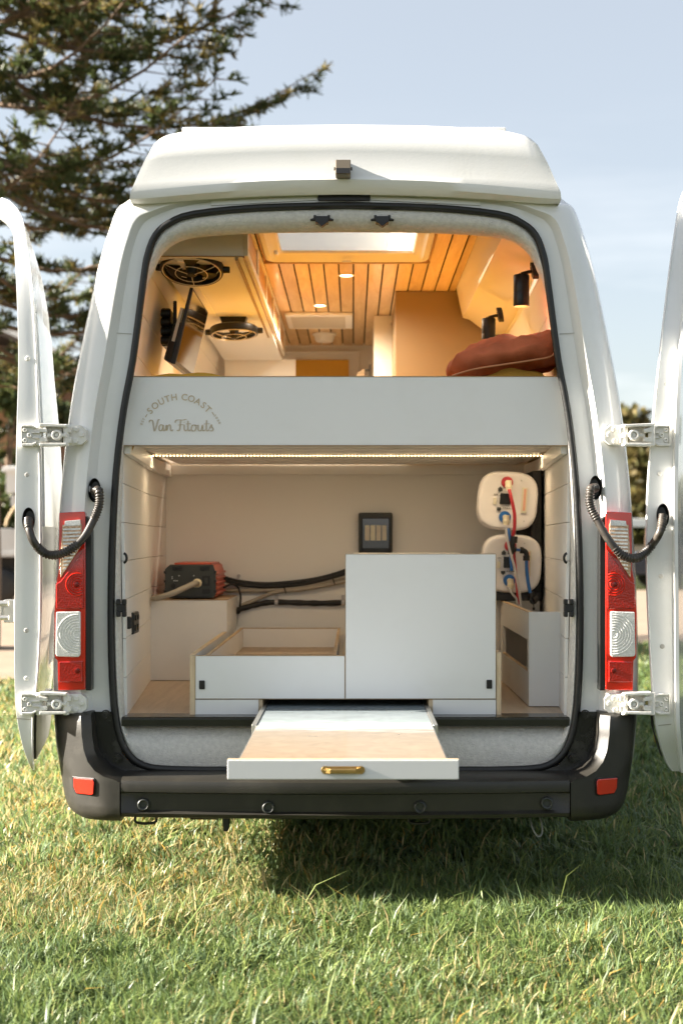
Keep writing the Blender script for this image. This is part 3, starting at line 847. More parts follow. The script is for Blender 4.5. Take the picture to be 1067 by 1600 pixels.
def make_door(rowsd, mir, ridge, Yfar, label):
    d = MB(); rows = []
    for py, xl, xr, xf, Yh in rowsd:
        A = W(xl, py, Yh); B = W(xr, py, Yh); z = A.z
        F = W(xf, py, Yfar); F.z = z
        A.z = B.z = z
        inn = F.x - (B.x - A.x) - .01
        r_ = []
        if ridge:
            r_ += [Vector((A.x, Yh, z)), Vector((A.x, Yh - .035, z)), Vector((A.x - .012, Yh - .035, z)), Vector((A.x - .03, Yh + .05, z))]
        else:
            r_ += [Vector((A.x, Yh + .012, z)), Vector((A.x + .004, Yh, z)), Vector((A.x + .008, Yh, z)), Vector((A.x + .012, Yh, z))][::-1]
        r_ = r_[::-1] if ridge else r_[::-1]
        # loop: inner far -> inner near -> hinge edge -> lip -> skin -> far edge
        w = B.x - A.x
        loop = [Vector((inn, Yfar, z)), Vector((A.x + (inn - A.x) * .5 - .01, (Yh + Yfar) / 2, z))] + r_ + [Vector((A.x + w * .6, Yh, z)), Vector((B.x - .004, Yh + .002, z)), Vector((B.x, Yh - .004, z)), Vector((B.x + .003, Yh + .004, z)), Vector((B.x + .004 + (F.x - B.x) * .18, Yh + (Yfar - Yh) * .12, z)),
                Vector((B.x + (F.x - B.x) * .6 + .012, Yh + (Yfar - Yh) * .5, z)), Vector((F.x + .004, Yfar - .02, z)), Vector((F.x - .01, Yfar, z))]
        rows.append(loop)
    # smooth along z
    m = len(rows[0]); cols = [smooth_path([r_[j] for r_ in rows], 4) for j in range(m)]
    rows = [[cols[j][i] for j in range(m)] for i in range(len(cols[0]))]
    d.loft(rows, True, True)
    if mir: d = d.mirrored()
    do = d.build('rear_door', M['paint'], van, smooth=True, angle=32)
    return do, rows

left_rows = [(309, -14, 4, 14, .40), (318, 4, 20, 34, .30), (340, 17, 34, 50, .19), (380, 21, 41, 65, .05), (450, 25, 50, 77, -.03), (560, 28, 57, 85, -.06), (680, 25, 61, 95, -.075), (800, 23, 63, 98, -.075), (950, 22, 63, 96, -.075),
             (1050, 22, 59, 86, -.075), (1110, 24, 52, 81, -.075), (1160, 33, 51, 78, -.06), (1190, 43, 52, 74, -.03), (1203, 49, 53, 70, .02)]
door_l, dl_rows = make_door(left_rows, False, False, .70, '')
right_rows = [(298, 4, 13, 2, .28), (320, 6, 20, 8, .2), (380, 9, 29, 18, .1), (450, 12, 38, 26, .05), (560, 23, 50, 36, -.04), (660, 28, 60, 44, -.06), (760, 30, 68, 50, -.06), (850, 30, 70, 52, -.06), (950, 29, 68, 50, -.06), (1060, 28, 62, 46, -.06), (1130, 27, 56, 42, -.06), (1185, 22, 42, 36, .02), (1205, 20, 30, 30, .05)]
door_r, dr_rows = make_door(right_rows, True, True, .70, '')
for y in (680, 1100):
    hinge(door_l, None, y, False)
    hinge(door_r, None, y, True)
# plugs, screws and a joint on the hinge edges
for px_, py_, par_, Yp_ in ((44, 560, door_l, -.062), (43, 742, door_l, -.0745), (42, 985, door_l, -.0745), (42, 1060, door_l, -.0745), (1040, 600, door_r, -.052), (1030, 740, door_r, -.061), (1032, 900, door_r, -.061), (1034, 1010, door_r, -.061)):
    c = W(px_, py_, Yp_); q = MB(); q.lathe([(0, -.003), (.006, -.003), (.008, -.001), (.009, .004)], c, (0, 1, 0), 18); q.build('edge_plug', M['gap2'] if py_ % 20 else M['paint2'], par_, smooth=True)
for par_, a_, b__ in ((door_l, W(25, 1122, -.076), W(50, 1124, -.076)), (door_r, W(1028, 1133, -.0615), W(1048, 1131, -.0615))):
    q = MB(); q.add([a_, b__, b__ + Vector((0, 0, -.0022)), a_ + Vector((0, 0, -.0022))], [(0, 1, 2, 3)]); q.build('edge_joint', M['gap'], par_)
# outer skin pressing and rubber wedge on the folded door
def skin_patch(rowsd, z0, z1, u0, u1, off, name, mt, parent, mir):
    p = MB(); rr = []
    zs_ = np.linspace(z0, z1, 14)
    zr = np.array([r_[0].z for r_ in rowsd])[::-1]
    for z in zs_:
        i = int(np.clip(np.searchsorted(zr, z), 1, len(zr) - 1)); t = (z - zr[i - 1]) / (zr[i] - zr[i - 1] + 1e-9)
        ra = rowsd[len(zr) - i]; rb = rowsd[len(zr) - 1 - i]
        pts = [ra[k].lerp(rb[k], t) for k in (-4, -3, -2)]
        row = []
        for u in np.linspace(u0, u1, 6):
            q = pts[0].lerp(pts[1], u * 2) if u < .5 else pts[1].lerp(pts[2], u * 2 - 1)
            row.append(q + Vector((off, 0, 0)))
        rr.append(row)
    rin = [[q - Vector((off + .01, 0, 0)) for q in r_] for r_ in rr]
    p.loft(rr)
    p.loft([rr[0], rin[0]]); p.loft([rr[-1], rin[-1]])
    p.loft([[r_[0] for r_ in rr], [r_[0] for r_ in rin]]); p.loft([[r_[-1] for r_ in rr], [r_[-1] for r_ in rin]])
    if mir: p = p.mirrored()
    return p.build(name, mt, parent, smooth=True, angle=40)
skin_patch(dl_rows, 1.30, 2.05, .02, .93, .006, 'door_window_pressing', M['paint'], door_l, False)
# door end cap rubbers at the lower corner, number plate holder and latch
skin_patch(dl_rows, .485, .668, -.02, .97, .009, 'door_corner_guard', M['bump'], door_l, False)
npl = MB(); 
npl.loft([[W(72, 960, .30) + Vector((.02, 0, 0)), W(80, 945, .45) + Vector((.02, 0, 0))], [W(69, 1000, .30) + Vector((.02, 0, 0)), W(79, 1010, .45) + Vector((.02, 0, 0))], [W(68, 1040, .30) + Vector((.02, 0, 0)), W(76, 1030, .45) + Vector((.02, 0, 0))]])
npl.build('plate_recess', M['bump'], door_l, smooth=True)
def latch(px, py, Y, parent, mir):
    l = MB(); p = W(px, py, Y)
    l.box(p.x - .012, p.x + .03, p.y, p.y + .05, p.z - .045, p.z + .045)
    l.box(p.x - .05, p.x - .012, p.y + .01, p.y + .05, p.z - .03, p.z + .02)
    l.cyl(p + Vector((-.03, 0, .03)), p + Vector((.01, 0, .03)), .012); l.cyl(p + Vector((-.04, 0, -.025)), p + Vector((.01, 0, -.025)), .01)
    l.cyl(p + Vector((-.035, .004, -.04)), p + Vector((-.035, .004, .05)), .006)
    if mir: l = l.mirrored()
    return l.build('door_latch', M['steel'], parent, bevel=.003)
latch(11, 955, .60, door_l, False)
gd = MB(); p = W(1053, 1078, 0)
rg = MB(); rg.loft([[W(1015, 1108, .02), W(1019, 1108, .0)], [W(1016, 1130, .02), W(1021, 1140, .0)], [W(1024, 1160, .02), W(1029, 1165, .0)], [W(1031, 1180, .02), W(1034, 1182, .0)]])
rg.build('door_corner_guard', M['bump'], door_r, smooth=True)

# wiring hoses
def hose(path, parent, seed):
    pts = smooth_path(path, 14)
    # resample evenly
    L = [0]
    for a, b_ in zip(pts, pts[1:]): L.append(L[-1] + (b_ - a).length)
    tot = L[-1]; N = int(tot / .0022)
    ev = []; j = 0
    for i in range(N + 1):
        s = tot * i / N
        while j < len(L) - 2 and L[j + 1] < s: j += 1
        t = (s - L[j]) / max(1e-9, L[j + 1] - L[j]); ev.append(pts[j].lerp(pts[j + 1], t))
    def rad(u):
        if .27 < u < .47 or .78 < u < .9: return .0135
        return .0142 + .0024 * math.sin(u * tot / .0092 * 2 * math.pi)
    h = MB(); h.tube(ev, rad, 12)
    o = h.build('wiring_hose', M['hosep'], parent, smooth=True, angle=180)
    for e, dr in ((path[0], path[1]), (path[-1], path[-2])):
        e = Vector(e)
        gm = MB(); gm.lathe([(0, .012), (.016, .012), (.020, .02), (.022, .03)], Vector((0, 0, 0)), (0, -1, 0), 24)
        gm.v = [(e.x + x, e.y + y + .032, e.z + z * 1.9) for x, y, z in gm.v]
        gm.build('grommet', M['bp'], o, smooth=True, angle=40)
hose([W(148, 766, -.05), W(155, 768, -.085), W(155, 790, -.09), W(142, 822, -.11), (W(126, 846, -.12)), W(100, 864, -.12), W(74, 866, -.11), W(54, 848, -.14), W(46, 826, -.135), W(45, 812, -.10)], van, 1)
hose([W(930, 762, -.05), W(922, 766, -.085), W(922, 790, -.09), W(934, 815, -.105), W(950, 843, -.12), W(970, 866, -.12), W(993, 872, -.11), W(1014, 856, -.08), W(1030, 832, -.12), W(1035, 806, -.09)], van, 2)

# ------------------------------------------------------------------ interior shell
FLZ = .635; CEIL = 2.45; YB_ = 1.86; YEND = 3.80
HW = [(.60, .765), (1.58, .780), (1.75, .768), (2.0, .748), (2.28, .705), (2.46, .66)]
def hw(z, Y):
    base = float(np.interp(z, [a for a, b_ in HW], [b_ for a, b_ in HW]))
    fl_ = float(np.interp(z, [.6, 1.6, 2.0, 2.3], [.10, .085, .06, .03]))
    return base + fl_ * min(max(Y - .05, 0), 1.3) / 1.3
fl = MB(); fl.box(-.90, .90, .012, YB_, FLZ - .02, FLZ); fl.box(-.90, .90, YB_ + .002, YEND, FLZ - .02, FLZ)
fl.build('floor', M['vinyl'], van)
tr = MB(); tr.loft([[Vector((x, Y, z)) for x in np.linspace(-.775, .775, 15)] for Y, z in ((.10, FLZ + .004), (-.004, FLZ + .004), (-.012, FLZ - .002), (-.012, FLZ - .026), (0, FLZ - .03))])
tr.build('sill_trim', M['trim'], van, bevel=.002)
def wall(name, side, z0, z1, step, Ys):
    bk = MB(); zz = list(np.linspace(z0, z1, 9))
    bk.loft([[Vector((side * (hw(z, Y) + .014), Y, z)) for z in zz] for Y in Ys])
    w = bk.build(name, M['gap'], van)
    z = z0; k = 0
    while z < z1 - .02:
        za, zb = z + .0011, min(z + step - .0011, z1)
        b = MB(); b.loft([[Vector((side * hw(za, Y), Y, za)), Vector((side * hw(zb, Y), Y, zb)), Vector((side * (hw(zb, Y) + .011), Y, zb)), Vector((side * (hw(za, Y) + .011), Y, za))] for Y in Ys], True, True)
        b.build('wall_board', M['lamwall'], w, bevel=.0012)
        z += step
YG = [.05, .25, .5, .9, 1.35, YB_ - .002]; YU = [.05, .3, .7, 1.35, 2.2, YEND - .002]
wall('side_wall', -1, FLZ, 1.60, .136, YG); wall('side_wall', 1, FLZ, 1.60, .136, YG)
wall('side_wall', -1, 1.63, 2.46, .15, YU); wall('side_wall', 1, 1.63, 2.32, .15, YU)
# garage back wall + partition above
bw = MB(); bw.box(-.93, .93, YB_, YB_ + .018, FLZ, 1.625)
bw.build('bulkhead', M['lamwall'], van)
# ceiling
ce = MB()
ce.box(-.66, -.345, .09, YEND, 2.462, 2.472); ce.box(.345, .62, .09, YEND, 2.462, 2.472); ce.box(-.345, .345, 1.10, YEND, 2.462, 2.472); ce.box(-.345, .345, .09, .34, 2.462, 2.472)
ceil = ce.build('ceiling', M['black'], van)
xb = -.4275; k = 0
while xb < .50:
    x0, x1 = xb + .0035, min(xb + .065 - .0035, .515)
    b = MB()
    if x1 < -.335 or x0 > .335: b.box(x0, x1, .10, YEND - .004, CEIL, 2.460)
    else:
        b.box(x0, x1, 1.112, YEND - .004, CEIL, 2.460)
    b.build('ceiling_board', M['slatwood'], ceil, bevel=.0015)
    xb += .065
# cornice along the top of the right wall
co = MB()
prof_n = [(.517, 2.458), (.556, 2.33), (.586, 2.325), (.688, 2.285), (.76, 2.285)]
prof_f = [(.517, 2.458), (.548, 2.315), (.580, 2.305), (.675, 2.235), (.76, 2.235)]
co.loft([[Vector((x, .08, z)) for x, z in prof_n], [Vector((x, YB_ - .01, z)) for x, z in prof_f]])
co.build('cornice', M['cream'], van, smooth=True, angle=20)
# header infill from felt to ceiling
hd = MB(); hd.loft([[Vector((x, .07, 2.352)), Vector((x, .085, 2.40)), Vector((x, .095, 2.462))] for x in (-.62, 0, .62)])
hd.build('header_board', M['insetwood'], van)
# skylight
sk = MB()
for (x0, x1, y0, y1) in ((-.345, -.336, .34, 1.10), (.336, .345, .34, 1.10), (-.336, .336, .34, .349), (-.336, .336, 1.091, 1.10)):
    sk.box(x0, x1, y0, y1, 2.475, 2.675)
sko = sk.build('skylight', M['lam'], van)
fr_ = MB(); O_, I_ = [], []
def rr_(hx, y0, y1, r_, z):
    pts = []
    for cx_, cy_, a0 in ((hx - r_, y1 - r_, 0), (-hx + r_, y1 - r_, 90), (-hx + r_, y0 + r_, 180), (hx - r_, y0 + r_, 270)):
        for k in range(6): pts.append(Vector((cx_ + r_ * math.cos(R(a0 + k * 18)), cy_ + r_ * math.sin(R(a0 + k * 18)), z)))
    return pts
fr_.loft([rr_(.343, .342, 1.098, .05, 2.462), rr_(.343, .342, 1.098, .05, 2.437), rr_(.335, .35, 1.090, .045, 2.431), rr_(.318, .366, 1.072, .035, 2.431), rr_(.300, .382, 1.045, .02, 2.446), rr_(.278, .40, 1.004, .012, 2.452), rr_(.272, .41, .996, .008, 2.462)], True)
fr_.build('blind_frame', M['cream'], sko, smooth=True, angle=30)
sf = MB(); sf.box(-.352, .352, 1.1005, 1.116, 2.428, 2.462); sf.box(-.352, -.3455, .34, 1.10, 2.438, 2.462); sf.box(.3455, .352, .34, 1.10, 2.438, 2.462)
sf.build('skylight_surround', M['insetwood'], sko, bevel=.002)
def panem():
    m = bpy.data.materials.new('skylight_acrylic'); m.use_nodes = True
    nt = m.node_tree; out = nt.nodes['Material Output']; nt.nodes.remove(nt.nodes['Principled BSDF'])
    a = nt.nodes.new('ShaderNodeBsdfTransparent'); a.inputs['Color'].default_value = (.92, .92, .90, 1)
    t = nt.nodes.new('ShaderNodeBsdfTranslucent'); t.inputs['Color'].default_value = (.85, .83, .78, 1)
    g = nt.nodes.new('ShaderNodeBsdfGlossy'); g.inputs['Roughness'].default_value = .05
    x = nt.nodes.new('ShaderNodeMixShader'); x.inputs['Fac'].default_value = .60
    nt.links.new(a.outputs[0], x.inputs[1]); nt.links.new(t.outputs[0], x.inputs[2])
    y = nt.nodes.new('ShaderNodeMixShader'); y.inputs['Fac'].default_value = .05
    nt.links.new(x.outputs[0], y.inputs[1]); nt.links.new(g.outputs[0], y.inputs[2])
    nt.links.new(y.outputs[0], out.inputs['Surface'])
    return m
pn = MB(); pn.box(-.285, .285, .40, 1.01, 2.4625, 2.465)
pn.build('skylight_pane', panem(), sko)
hk = MB(); hk.box(-.300, -.284, .92, .97, 2.43, 2.447); hk.box(-.02, .02, 1.05, 1.062, 2.424, 2.432)
hk.build('skylight_catch', M['cream'], sko, bevel=.003)
# front partition with its amber panel
fp = MB(); fp.box(-.66, .62, YEND, YEND + .02, FLZ, 2.47)
fpo = fp.build('front_partition', M['lamwall'], van)
q = MB()
a, b_ = W(453, 562, YEND - .02), W(545, 600, YEND - .02)
q.box(a.x, b_.x, YEND - .012, YEND - .002, b_.z - .3, a.z); q.build('amber_panel', M['amberp'], fpo, bevel=.002)
q = MB(); a2, b2 = W(447, 548, YEND - .02), W(556, 600, YEND - .02)
for x0, x1, z0, z1 in ((a2.x - .01, b2.x, a2.z - .012, a2.z), (b2.x, b2.x + .02, b2.z - .3, a2.z)):
    q.box(x0, x1, YEND - .02, YEND - .003, z0, z1)
q.build('panel_frame', M['lamwall'], fpo, bevel=.002)
# left side window in the far wall
wv = MB(); 
xw = -hw(2.1, 3.2) + .012
wp = [W(340, 592, 3.45), W(347, 571, 3.45), W(372, 592, 3.05), W(352, 571, 3.3)]
wf = MB(); wf.hexa([Vector((xw - .03, 2.9, 1.9)), Vector((xw, 2.9, 1.9)), Vector((xw, 3.5, 1.9)), Vector((xw - .03, 3.5, 1.9)), Vector((xw - .05, 2.9, 2.2)), Vector((xw - .02, 2.9, 2.2)), Vector((xw - .02, 3.5, 2.2)), Vector((xw - .05, 3.5, 2.2))])
wfo = wf.build('side_window', M['ply'], van, bevel=.003)
# downlights
def downlight(px, py, lab, en):
    d = (CEIL - CAMZ) * FPX / (845 - py); p = W(px, py, d + CAMY)
    t = thing('downlight', lab, 'downlight', (p.x, p.y, CEIL), 'recessed downlights in the timber ceiling')
    r_ = MB(); r_.lathe([(.027, .0), (.030, -.004), (.036, -.003), (.037, .0)], p, (0, 0, 1), 28); r_.build('trim_ring', M['cream'], t, smooth=True)
    l = MB(); l.lathe([(0, -.0015), (.027, -.0015)], p, (0, 0, 1), 24); l.build('lamp_disc', M['down'], t)
    li = bpy.data.lights.new('downlight_lamp', 'SPOT'); li.energy = en; li.color = (1, .83, .62); li.spot_size = R(168); li.spot_blend = .8; li.shadow_soft_size = .03
    lo = bpy.data.objects.new('downlight_lamp', li); COL.objects.link(lo); lo.parent = t; lo.location = (0, 0, -.012)
downlight(541, 430, 'lit downlight in the ceiling nearest the skylight', 9.5); downlight(500, 477, 'lit downlight in the ceiling just this side of the white vent panel', 14.0)
vp = thing('vent_panel', 'flat white rectangular vent panel fixed under the timber ceiling', 'vent', (W(500, 500, 2.7).x, 2.75, CEIL))
y0, y1 = (CEIL - .02 - CAMZ) * FPX / (845 - 493) + CAMY, (CEIL - .02 - CAMZ) * FPX / (845 - 514) + CAMY
x0, x1 = W(448, 500, 2.75).x, W(551, 500, 2.75).x
q = MB(); q.box(x0, x1, y0, y1, CEIL - .02, CEIL - .001); q.build('housing', M['lamwall'], vp, bevel=.006)
q = MB(); q.box(x0 + .03, x1 - .04, y0 + .05, y1 - .05, CEIL - .023, CEIL - .0205); q.build('grille', M['grille'], vp)
sm = thing('smoke_alarm', 'round white smoke alarm on the timber ceiling beyond the vent', 'smoke alarm', (W(507, 520, 3.3).x, 3.3, CEIL))
q = MB(); q.lathe([(.0, -.05), (.045, -.048), (.055, -.035), (.06, -.012), (.07, -.01), (.07, -.0005)], (W(507, 520, 3.3).x, 3.3, CEIL), (0, 0, 1), 30); q.build('alarm_body', M['lamwall'], sm, smooth=True)

# ------------------------------------------------------------------ overhead cabinet, left
oc = thing('overhead_cabinet', 'white overhead cabinet with honey wood doors along the left of the ceiling', 'cabinet', (-.5, .26, 2.29))
q = MB()
q.loft([[Vector((-.70, .26, 2.29)), Vector((-.376, .26, 2.29)), Vector((-.376, .26, 2.447)), Vector((-.70, .26, 2.447))], [Vector((-.70, 3.1, 2.27)), Vector((-.376, 3.1, 2.27)), Vector((-.376, 3.1, 2.447)), Vector((-.70, 3.1, 2.447))]], True, True)
q.build('carcass', M['lamwall'], oc, bevel=.002)
q = MB(); q.box(-.70, -.3758, .256, .2595, 2.287, 2.2915); q.box(-.3765, -.370, .256, 3.08, 2.283, 2.291); q.box(-.405, -.395, .265, 3.05, 2.276, 2.2885)
q.build('edge_band', M['brownline'], oc)
q = MB(); q.box(-.376, -.358, .262, 3.09, 2.292, 2.32); q.box(-.376, -.358, .262, 3.09, 2.43, 2.446); 
for k in range(6):
    yy = .262 + k * .565; q.box(-.3755, -.3585, yy, yy + .05, 2.32, 2.43)
q.build('face_frame', M['cream'], oc, bevel=.002)
for k in range(5):
    yy = .312 + k * .565; q = MB(); q.box(-.374, -.366, yy + .003, yy + .512, 2.3225, 2.428); q.build('cabinet_door', M['insetwood'], oc, bevel=.002)
q = MB(); q.box(-.62, -.60, .30, 3.0, 2.279, 2.287); q.build('light_channel', M['lamwall'], oc)
q = MB(); q.box(-.70, -.30, 3.12, 3.14, 2.0, 2.28)
q.build('end_panel', M['lamwall'], oc)

# ------------------------------------------------------------------ wardrobe and cabinet, right front
wa = thing('wardrobe', 'tall cream wardrobe panel behind the bed under the right of the ceiling', 'wardrobe', (.5, YB_ + .03, FLZ))
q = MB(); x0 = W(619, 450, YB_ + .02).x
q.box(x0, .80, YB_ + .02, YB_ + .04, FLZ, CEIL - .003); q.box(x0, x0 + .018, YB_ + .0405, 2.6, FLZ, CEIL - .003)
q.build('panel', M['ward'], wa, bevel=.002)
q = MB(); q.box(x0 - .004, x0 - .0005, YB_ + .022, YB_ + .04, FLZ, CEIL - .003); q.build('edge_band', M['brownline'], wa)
tc_ = thing('tall_cupboard', 'narrow cream tall cupboard beside and beyond the wardrobe', 'cupboard', (.18, 2.5, FLZ))
x1 = W(585, 480, 2.45).x
q = MB(); q.box(x1, x0 + .05, 2.62, 2.64, FLZ, CEIL - .003); q.box(x1, x1 + .015, 2.6405, 3.2, FLZ, CEIL - .003); q.build('panel', M['cream'], tc_, bevel=.002)
q = MB(); q.box(x1 + .02, x1 + .11, 2.612, 2.6195, FLZ + .5, 2.21); q.build('door_panel', M['cream'], tc_, bevel=.002)
q = MB(); p = W(612, 507, 2.60); q.cyl(p, p + Vector((0, -.02, 0)), .008); q.build('knob', M['screw'], tc_, smooth=True)
# small brown tap-like lamp silhouette by the partition
lm = thing('swing_lamp', 'small dark swing lamp sticking out beside the amber panel', 'lamp', W(575, 582, 3.0))
p = W(578, 578, 2.9); q = MB(); q.box(p.x - .004, p.x + .004, p.y, p.y + .02, p.z - .03, p.z + .03); q.cyl(p, p + Vector((-.05, 0, -.005)), .005)
q.build('arm', M['bp'], lm)
q = MB(); q.loft([[p + Vector((-.03, -.03, .006)), p + Vector((-.07, -.03, -.02)), p + Vector((-.075, -.03, -.04)), p + Vector((-.03, -.03, -.035))], [p + Vector((-.03, .03, .006)), p + Vector((-.07, .03, -.02)), p + Vector((-.075, .03, -.04)), p + Vector((-.03, .03, -.035))]], True, True); q.build('shade', M['brownline'], lm)

# ------------------------------------------------------------------ bed platform
bed = thing('bed_platform', 'raised white bed platform across the van with engraved front board and glowing light strip', 'bed', (0, .03, 1.58))
a, b_ = W(187.5, 589, .03), W(889.5, 695.5, .03)
q = MB(); q.box(a.x, b_.x, .03, .05, b_.z, a.z); fb = q.build('front_board', M['lam'], bed, bevel=.0012)
q = MB(); q.box(a.x, b_.x, .0285, .052, a.z + .0004, a.z + .0028); q.box(a.x, b_.x, .0285, .05, b_.z - .003, b_.z - .0004); q.build('edge_band', M['brownline'], fb)
for k in range(9):
    y0 = .09 + k * .197
    q = MB(); q.box(-.80, .80, y0, y0 + .15, 1.612, 1.630); q.build('bed_slat', M['lam'], bed, bevel=.003)
for s in (-1, 1):
    q = MB(); q.loft([[Vector((s * (hw(1.6, Y) - .025), Y, 1.555)), Vector((s * (hw(1.6, Y) - .003), Y, 1.555)), Vector((s * (hw(1.6, Y) - .003), Y, 1.61)), Vector((s * (hw(1.6, Y) - .025), Y, 1.61))] for Y in YG], True, True)
    q.build('side_rail', M['lam'], bed, bevel=.002)
q = MB(); q.box(-.79, .79, .055, .075, 1.60, 1.6115); q.build('cross_rail', M['lam'], bed, bevel=.002)
q = MB(); q.box(-.86, .86, YB_ - .03, YB_ - .002, 1.565, 1.6115); q.build('cross_rail', M['lam'], bed, bevel=.002)
lx0, lx1 = W(226, 713, 1.03).x, W(853, 710, 1.03).x
q = MB(); q.box(lx0, lx1, 1.025, 1.035, 1.6085, 1.6115); ls = q.build('light_strip', M['ledstrip'], bed)
q = MB(); nl = 115
for k in range(nl):
    x = lx0 + (lx1 - lx0) * (k + .5) / nl
    q.box(x - .0028, x + .0028, 1.0272, 1.0328, 1.6055, 1.6085)
tag(q.build('light_diodes', M['led'], ls), kind='stuff')
for kx in range(4):
    la = bpy.data.lights.new('strip_glow', 'AREA'); la.shape = 'RECTANGLE'; la.size = (lx1 - lx0) / 4; la.size_y = .01; la.energy = 0.15; la.color = (1, .76, .48)
    lo = bpy.data.objects.new('strip_glow', la); COL.objects.link(lo); lo.location = (lx0 + (lx1 - lx0) * (kx + .5) / 4, 1.03, 1.604)

# lettering engraved on the front board
def text_mesh(body_, size, loc, rot, bold=0.0, shear=0.0):
    cu = bpy.data.curves.new('lettering', 'FONT'); cu.body = body_; cu.size = size; cu.extrude = .0006; cu.offset = bold; cu.shear = shear
    cu.align_x = 'CENTER'; cu.align_y = 'CENTER'; cu.resolution_u = 4
    o = bpy.data.objects.new('lettering', cu); COL.objects.link(o)
    dg = bpy.context.evaluated_depsgraph_get(); me = bpy.data.meshes.new_from_object(o.evaluated_get(dg))
    mtx = Matrix.Translation(loc) @ Matrix.Rotation(rot, 4, 'Y') @ Matrix.Rotation(R(90), 4, 'X')
    vs = [tuple(mtx @ v.co) for v in me.vertices]; fs = [tuple(p_.vertices) for p_ in me.polygons]
    bpy.data.objects.remove(o); bpy.data.curves.remove(cu); bpy.data.meshes.remove(me)
    return vs, fs
let = MB(); YT = .0288
pm = FPX / (4.94 + YT)
def L(px, py): return W(px, py, YT)
cx, cy, RR = 281, 680, 59.5
for ch, ax, ay in (('S', 234.6, 642), ('O', 242.5, 633.7), ('U', 252.3, 627), ('T', 261.8, 622.8), ('H', 272.4, 620.6), ('C', 288.5, 620.4), ('O', 299.5, 622.5), ('A', 309.6, 627), ('S', 318.5, 632.8), ('T', 326.5, 638.2)):
    ang = math.atan2(ax - cx, cy - ay)
    let.add(*text_mesh(ch, 14.2 / pm, L(cx + RR * math.sin(ang), cy - RR * math.cos(ang)), ang * .92, .0003))
for ax, ay, ang in ((229, 649.5, -1.0), (333, 646, .95)):
    c = L(ax, ay); u = Vector((math.cos(ang), 0, -math.sin(ang))); v = Vector((math.sin(ang), 0, math.cos(ang)))
    let.add([c + u * sx * 2.6 / pm + v * sz * .7 / pm for sx, sz in ((-1, -1), (1, -1), (1, 1), (-1, 1))], [(0, 1, 2, 3)])
for ch, ax, ay, ang in (('E', 221.5, 662.5, -1.15), ('S', 223.4, 658.7, -1.1), ('T', 225.3, 655, -1.05), ('2', 336, 649.3, .95), ('0', 338.6, 653, 1.0), ('2', 341, 657, 1.05), ('0', 343, 661, 1.1)):
    let.add(*text_mesh(ch, 5.6 / pm, L(ax, ay), ang))
# script line: hand drawn strokes
ox, oy, hx = 233.5, 673.0, 17.0   # baseline origin, cap height in px
strokes = [
    [(0, .78), (.06, .95), (.16, .98), (.24, .85), (.32, .1), (.36, -.02), (.46, .3), (.60, .98), (.68, 1.02)],        # V
    [(.92, .48), (.80, .56), (.68, .42), (.66, .12), (.76, -.02), (.88, .14), (.94, .54), (.93, .1), (1.0, -.02), (1.08, .12)],   # a
    [(1.08, .12), (1.16, .54), (1.16, .0), (1.24, .42), (1.36, .56), (1.42, .42), (1.42, .1), (1.48, -.02), (1.58, .1)],   # n
    [(1.72, .74), (1.76, .92), (1.92, 1.0), (2.24, .98), (2.46, 1.06)], [(2.10, .98), (2.06, .5), (2.02, .12), (1.94, -.02), (1.86, .06)], [(1.94, .52), (2.26, .56)],   # F
    [(2.32, .56), (2.34, .1), (2.42, -.02), (2.50, .1)], [(2.33, .76), (2.35, .8)],   # i
    [(2.58, .92), (2.58, .12), (2.66, -.02), (2.76, .12)], [(2.46, .62), (2.76, .64)],   # t
    [(3.02, .54), (2.88, .5), (2.80, .22), (2.88, -.02), (3.04, .02), (3.12, .3), (3.04, .54), (3.14, .48), (3.24, .52)],   # o
    [(3.26, .54), (3.26, .12), (3.36, -.02), (3.48, .1), (3.54, .54), (3.55, .1), (3.62, -.02), (3.72, .1)],   # u
    [(3.82, .98), (3.80, .12), (3.88, -.02), (3.98, .12)], [(3.66, .62), (3.98, .64)],   # t
    [(4.02, .18), (4.14, .56), (4.16, .36), (4.26, .16), (4.18, -.02), (4.04, .02)],   # s
]
for stq in strokes:
    pts = [L(ox + x * hx * 1.38, oy - y * hx) for x, y in stq]
    pts = [p_ + Vector((0, -.0004, 0)) for p_ in (smooth_path(pts, 5) if len(pts) > 2 else pts)]
    for off in (-.0016, .0016):
        let.tube([p_ + Vector((off, 0, 0)) for p_ in pts], .00085, 5)
let.build('lettering', M['tan'], fb)

# blanket on the mattress and the rust pillow
mt = MB(); rows = []
for j in range(26):
    Y = .075 + j * .07
    row = []
    for i in range(61):
        x = -.77 + 1.54 * i / 60
        hwx = hw(1.72, Y) - .02
        xx = x / .77 * hwx
        z = 1.826 + .018 * mnoise.noise(Vector((xx * 5, Y * 4, 1))) + .010 * mnoise.noise(Vector((xx * 14, Y * 9, 4))) - .10 * max(0, (abs(x) - .70) / .07) ** 2
        nearbump = .020 * math.exp(-((xx + .55) / .22) ** 2) + .055 * math.exp(-((xx - .58) / .10) ** 2) + .012 * math.exp(-((xx - .16) / .1) ** 2) + .022 * math.exp(-((xx - .72) / .05) ** 2)
        z += nearbump * math.exp(-((Y - .22) / .2) ** 2)
        z -= .16 * max(0, (.16 - Y) / .085) ** 2
        row.append(Vector((xx, Y, z)))
    rows.append(row)
mt.loft(rows)
mt.loft([rows[0], [Vector((p_.x, p_.y, 1.632)) for p_ in rows[0]]])
tag(mt.build('blanket', M['mustard'], smooth=True, angle=180), 'mustard yellow blanket spread over the mattress on the raised bed', 'blanket')
pw = thing('pillow', 'rust red linen pillow with piped edge lying at the right of the bed', 'pillow', W(790, 575, .25))
q = MB(); rows = []; C0 = W(789, 562, .30)
RX, RY, RZ = .215, .24, .070
nu, nv = 96, 48
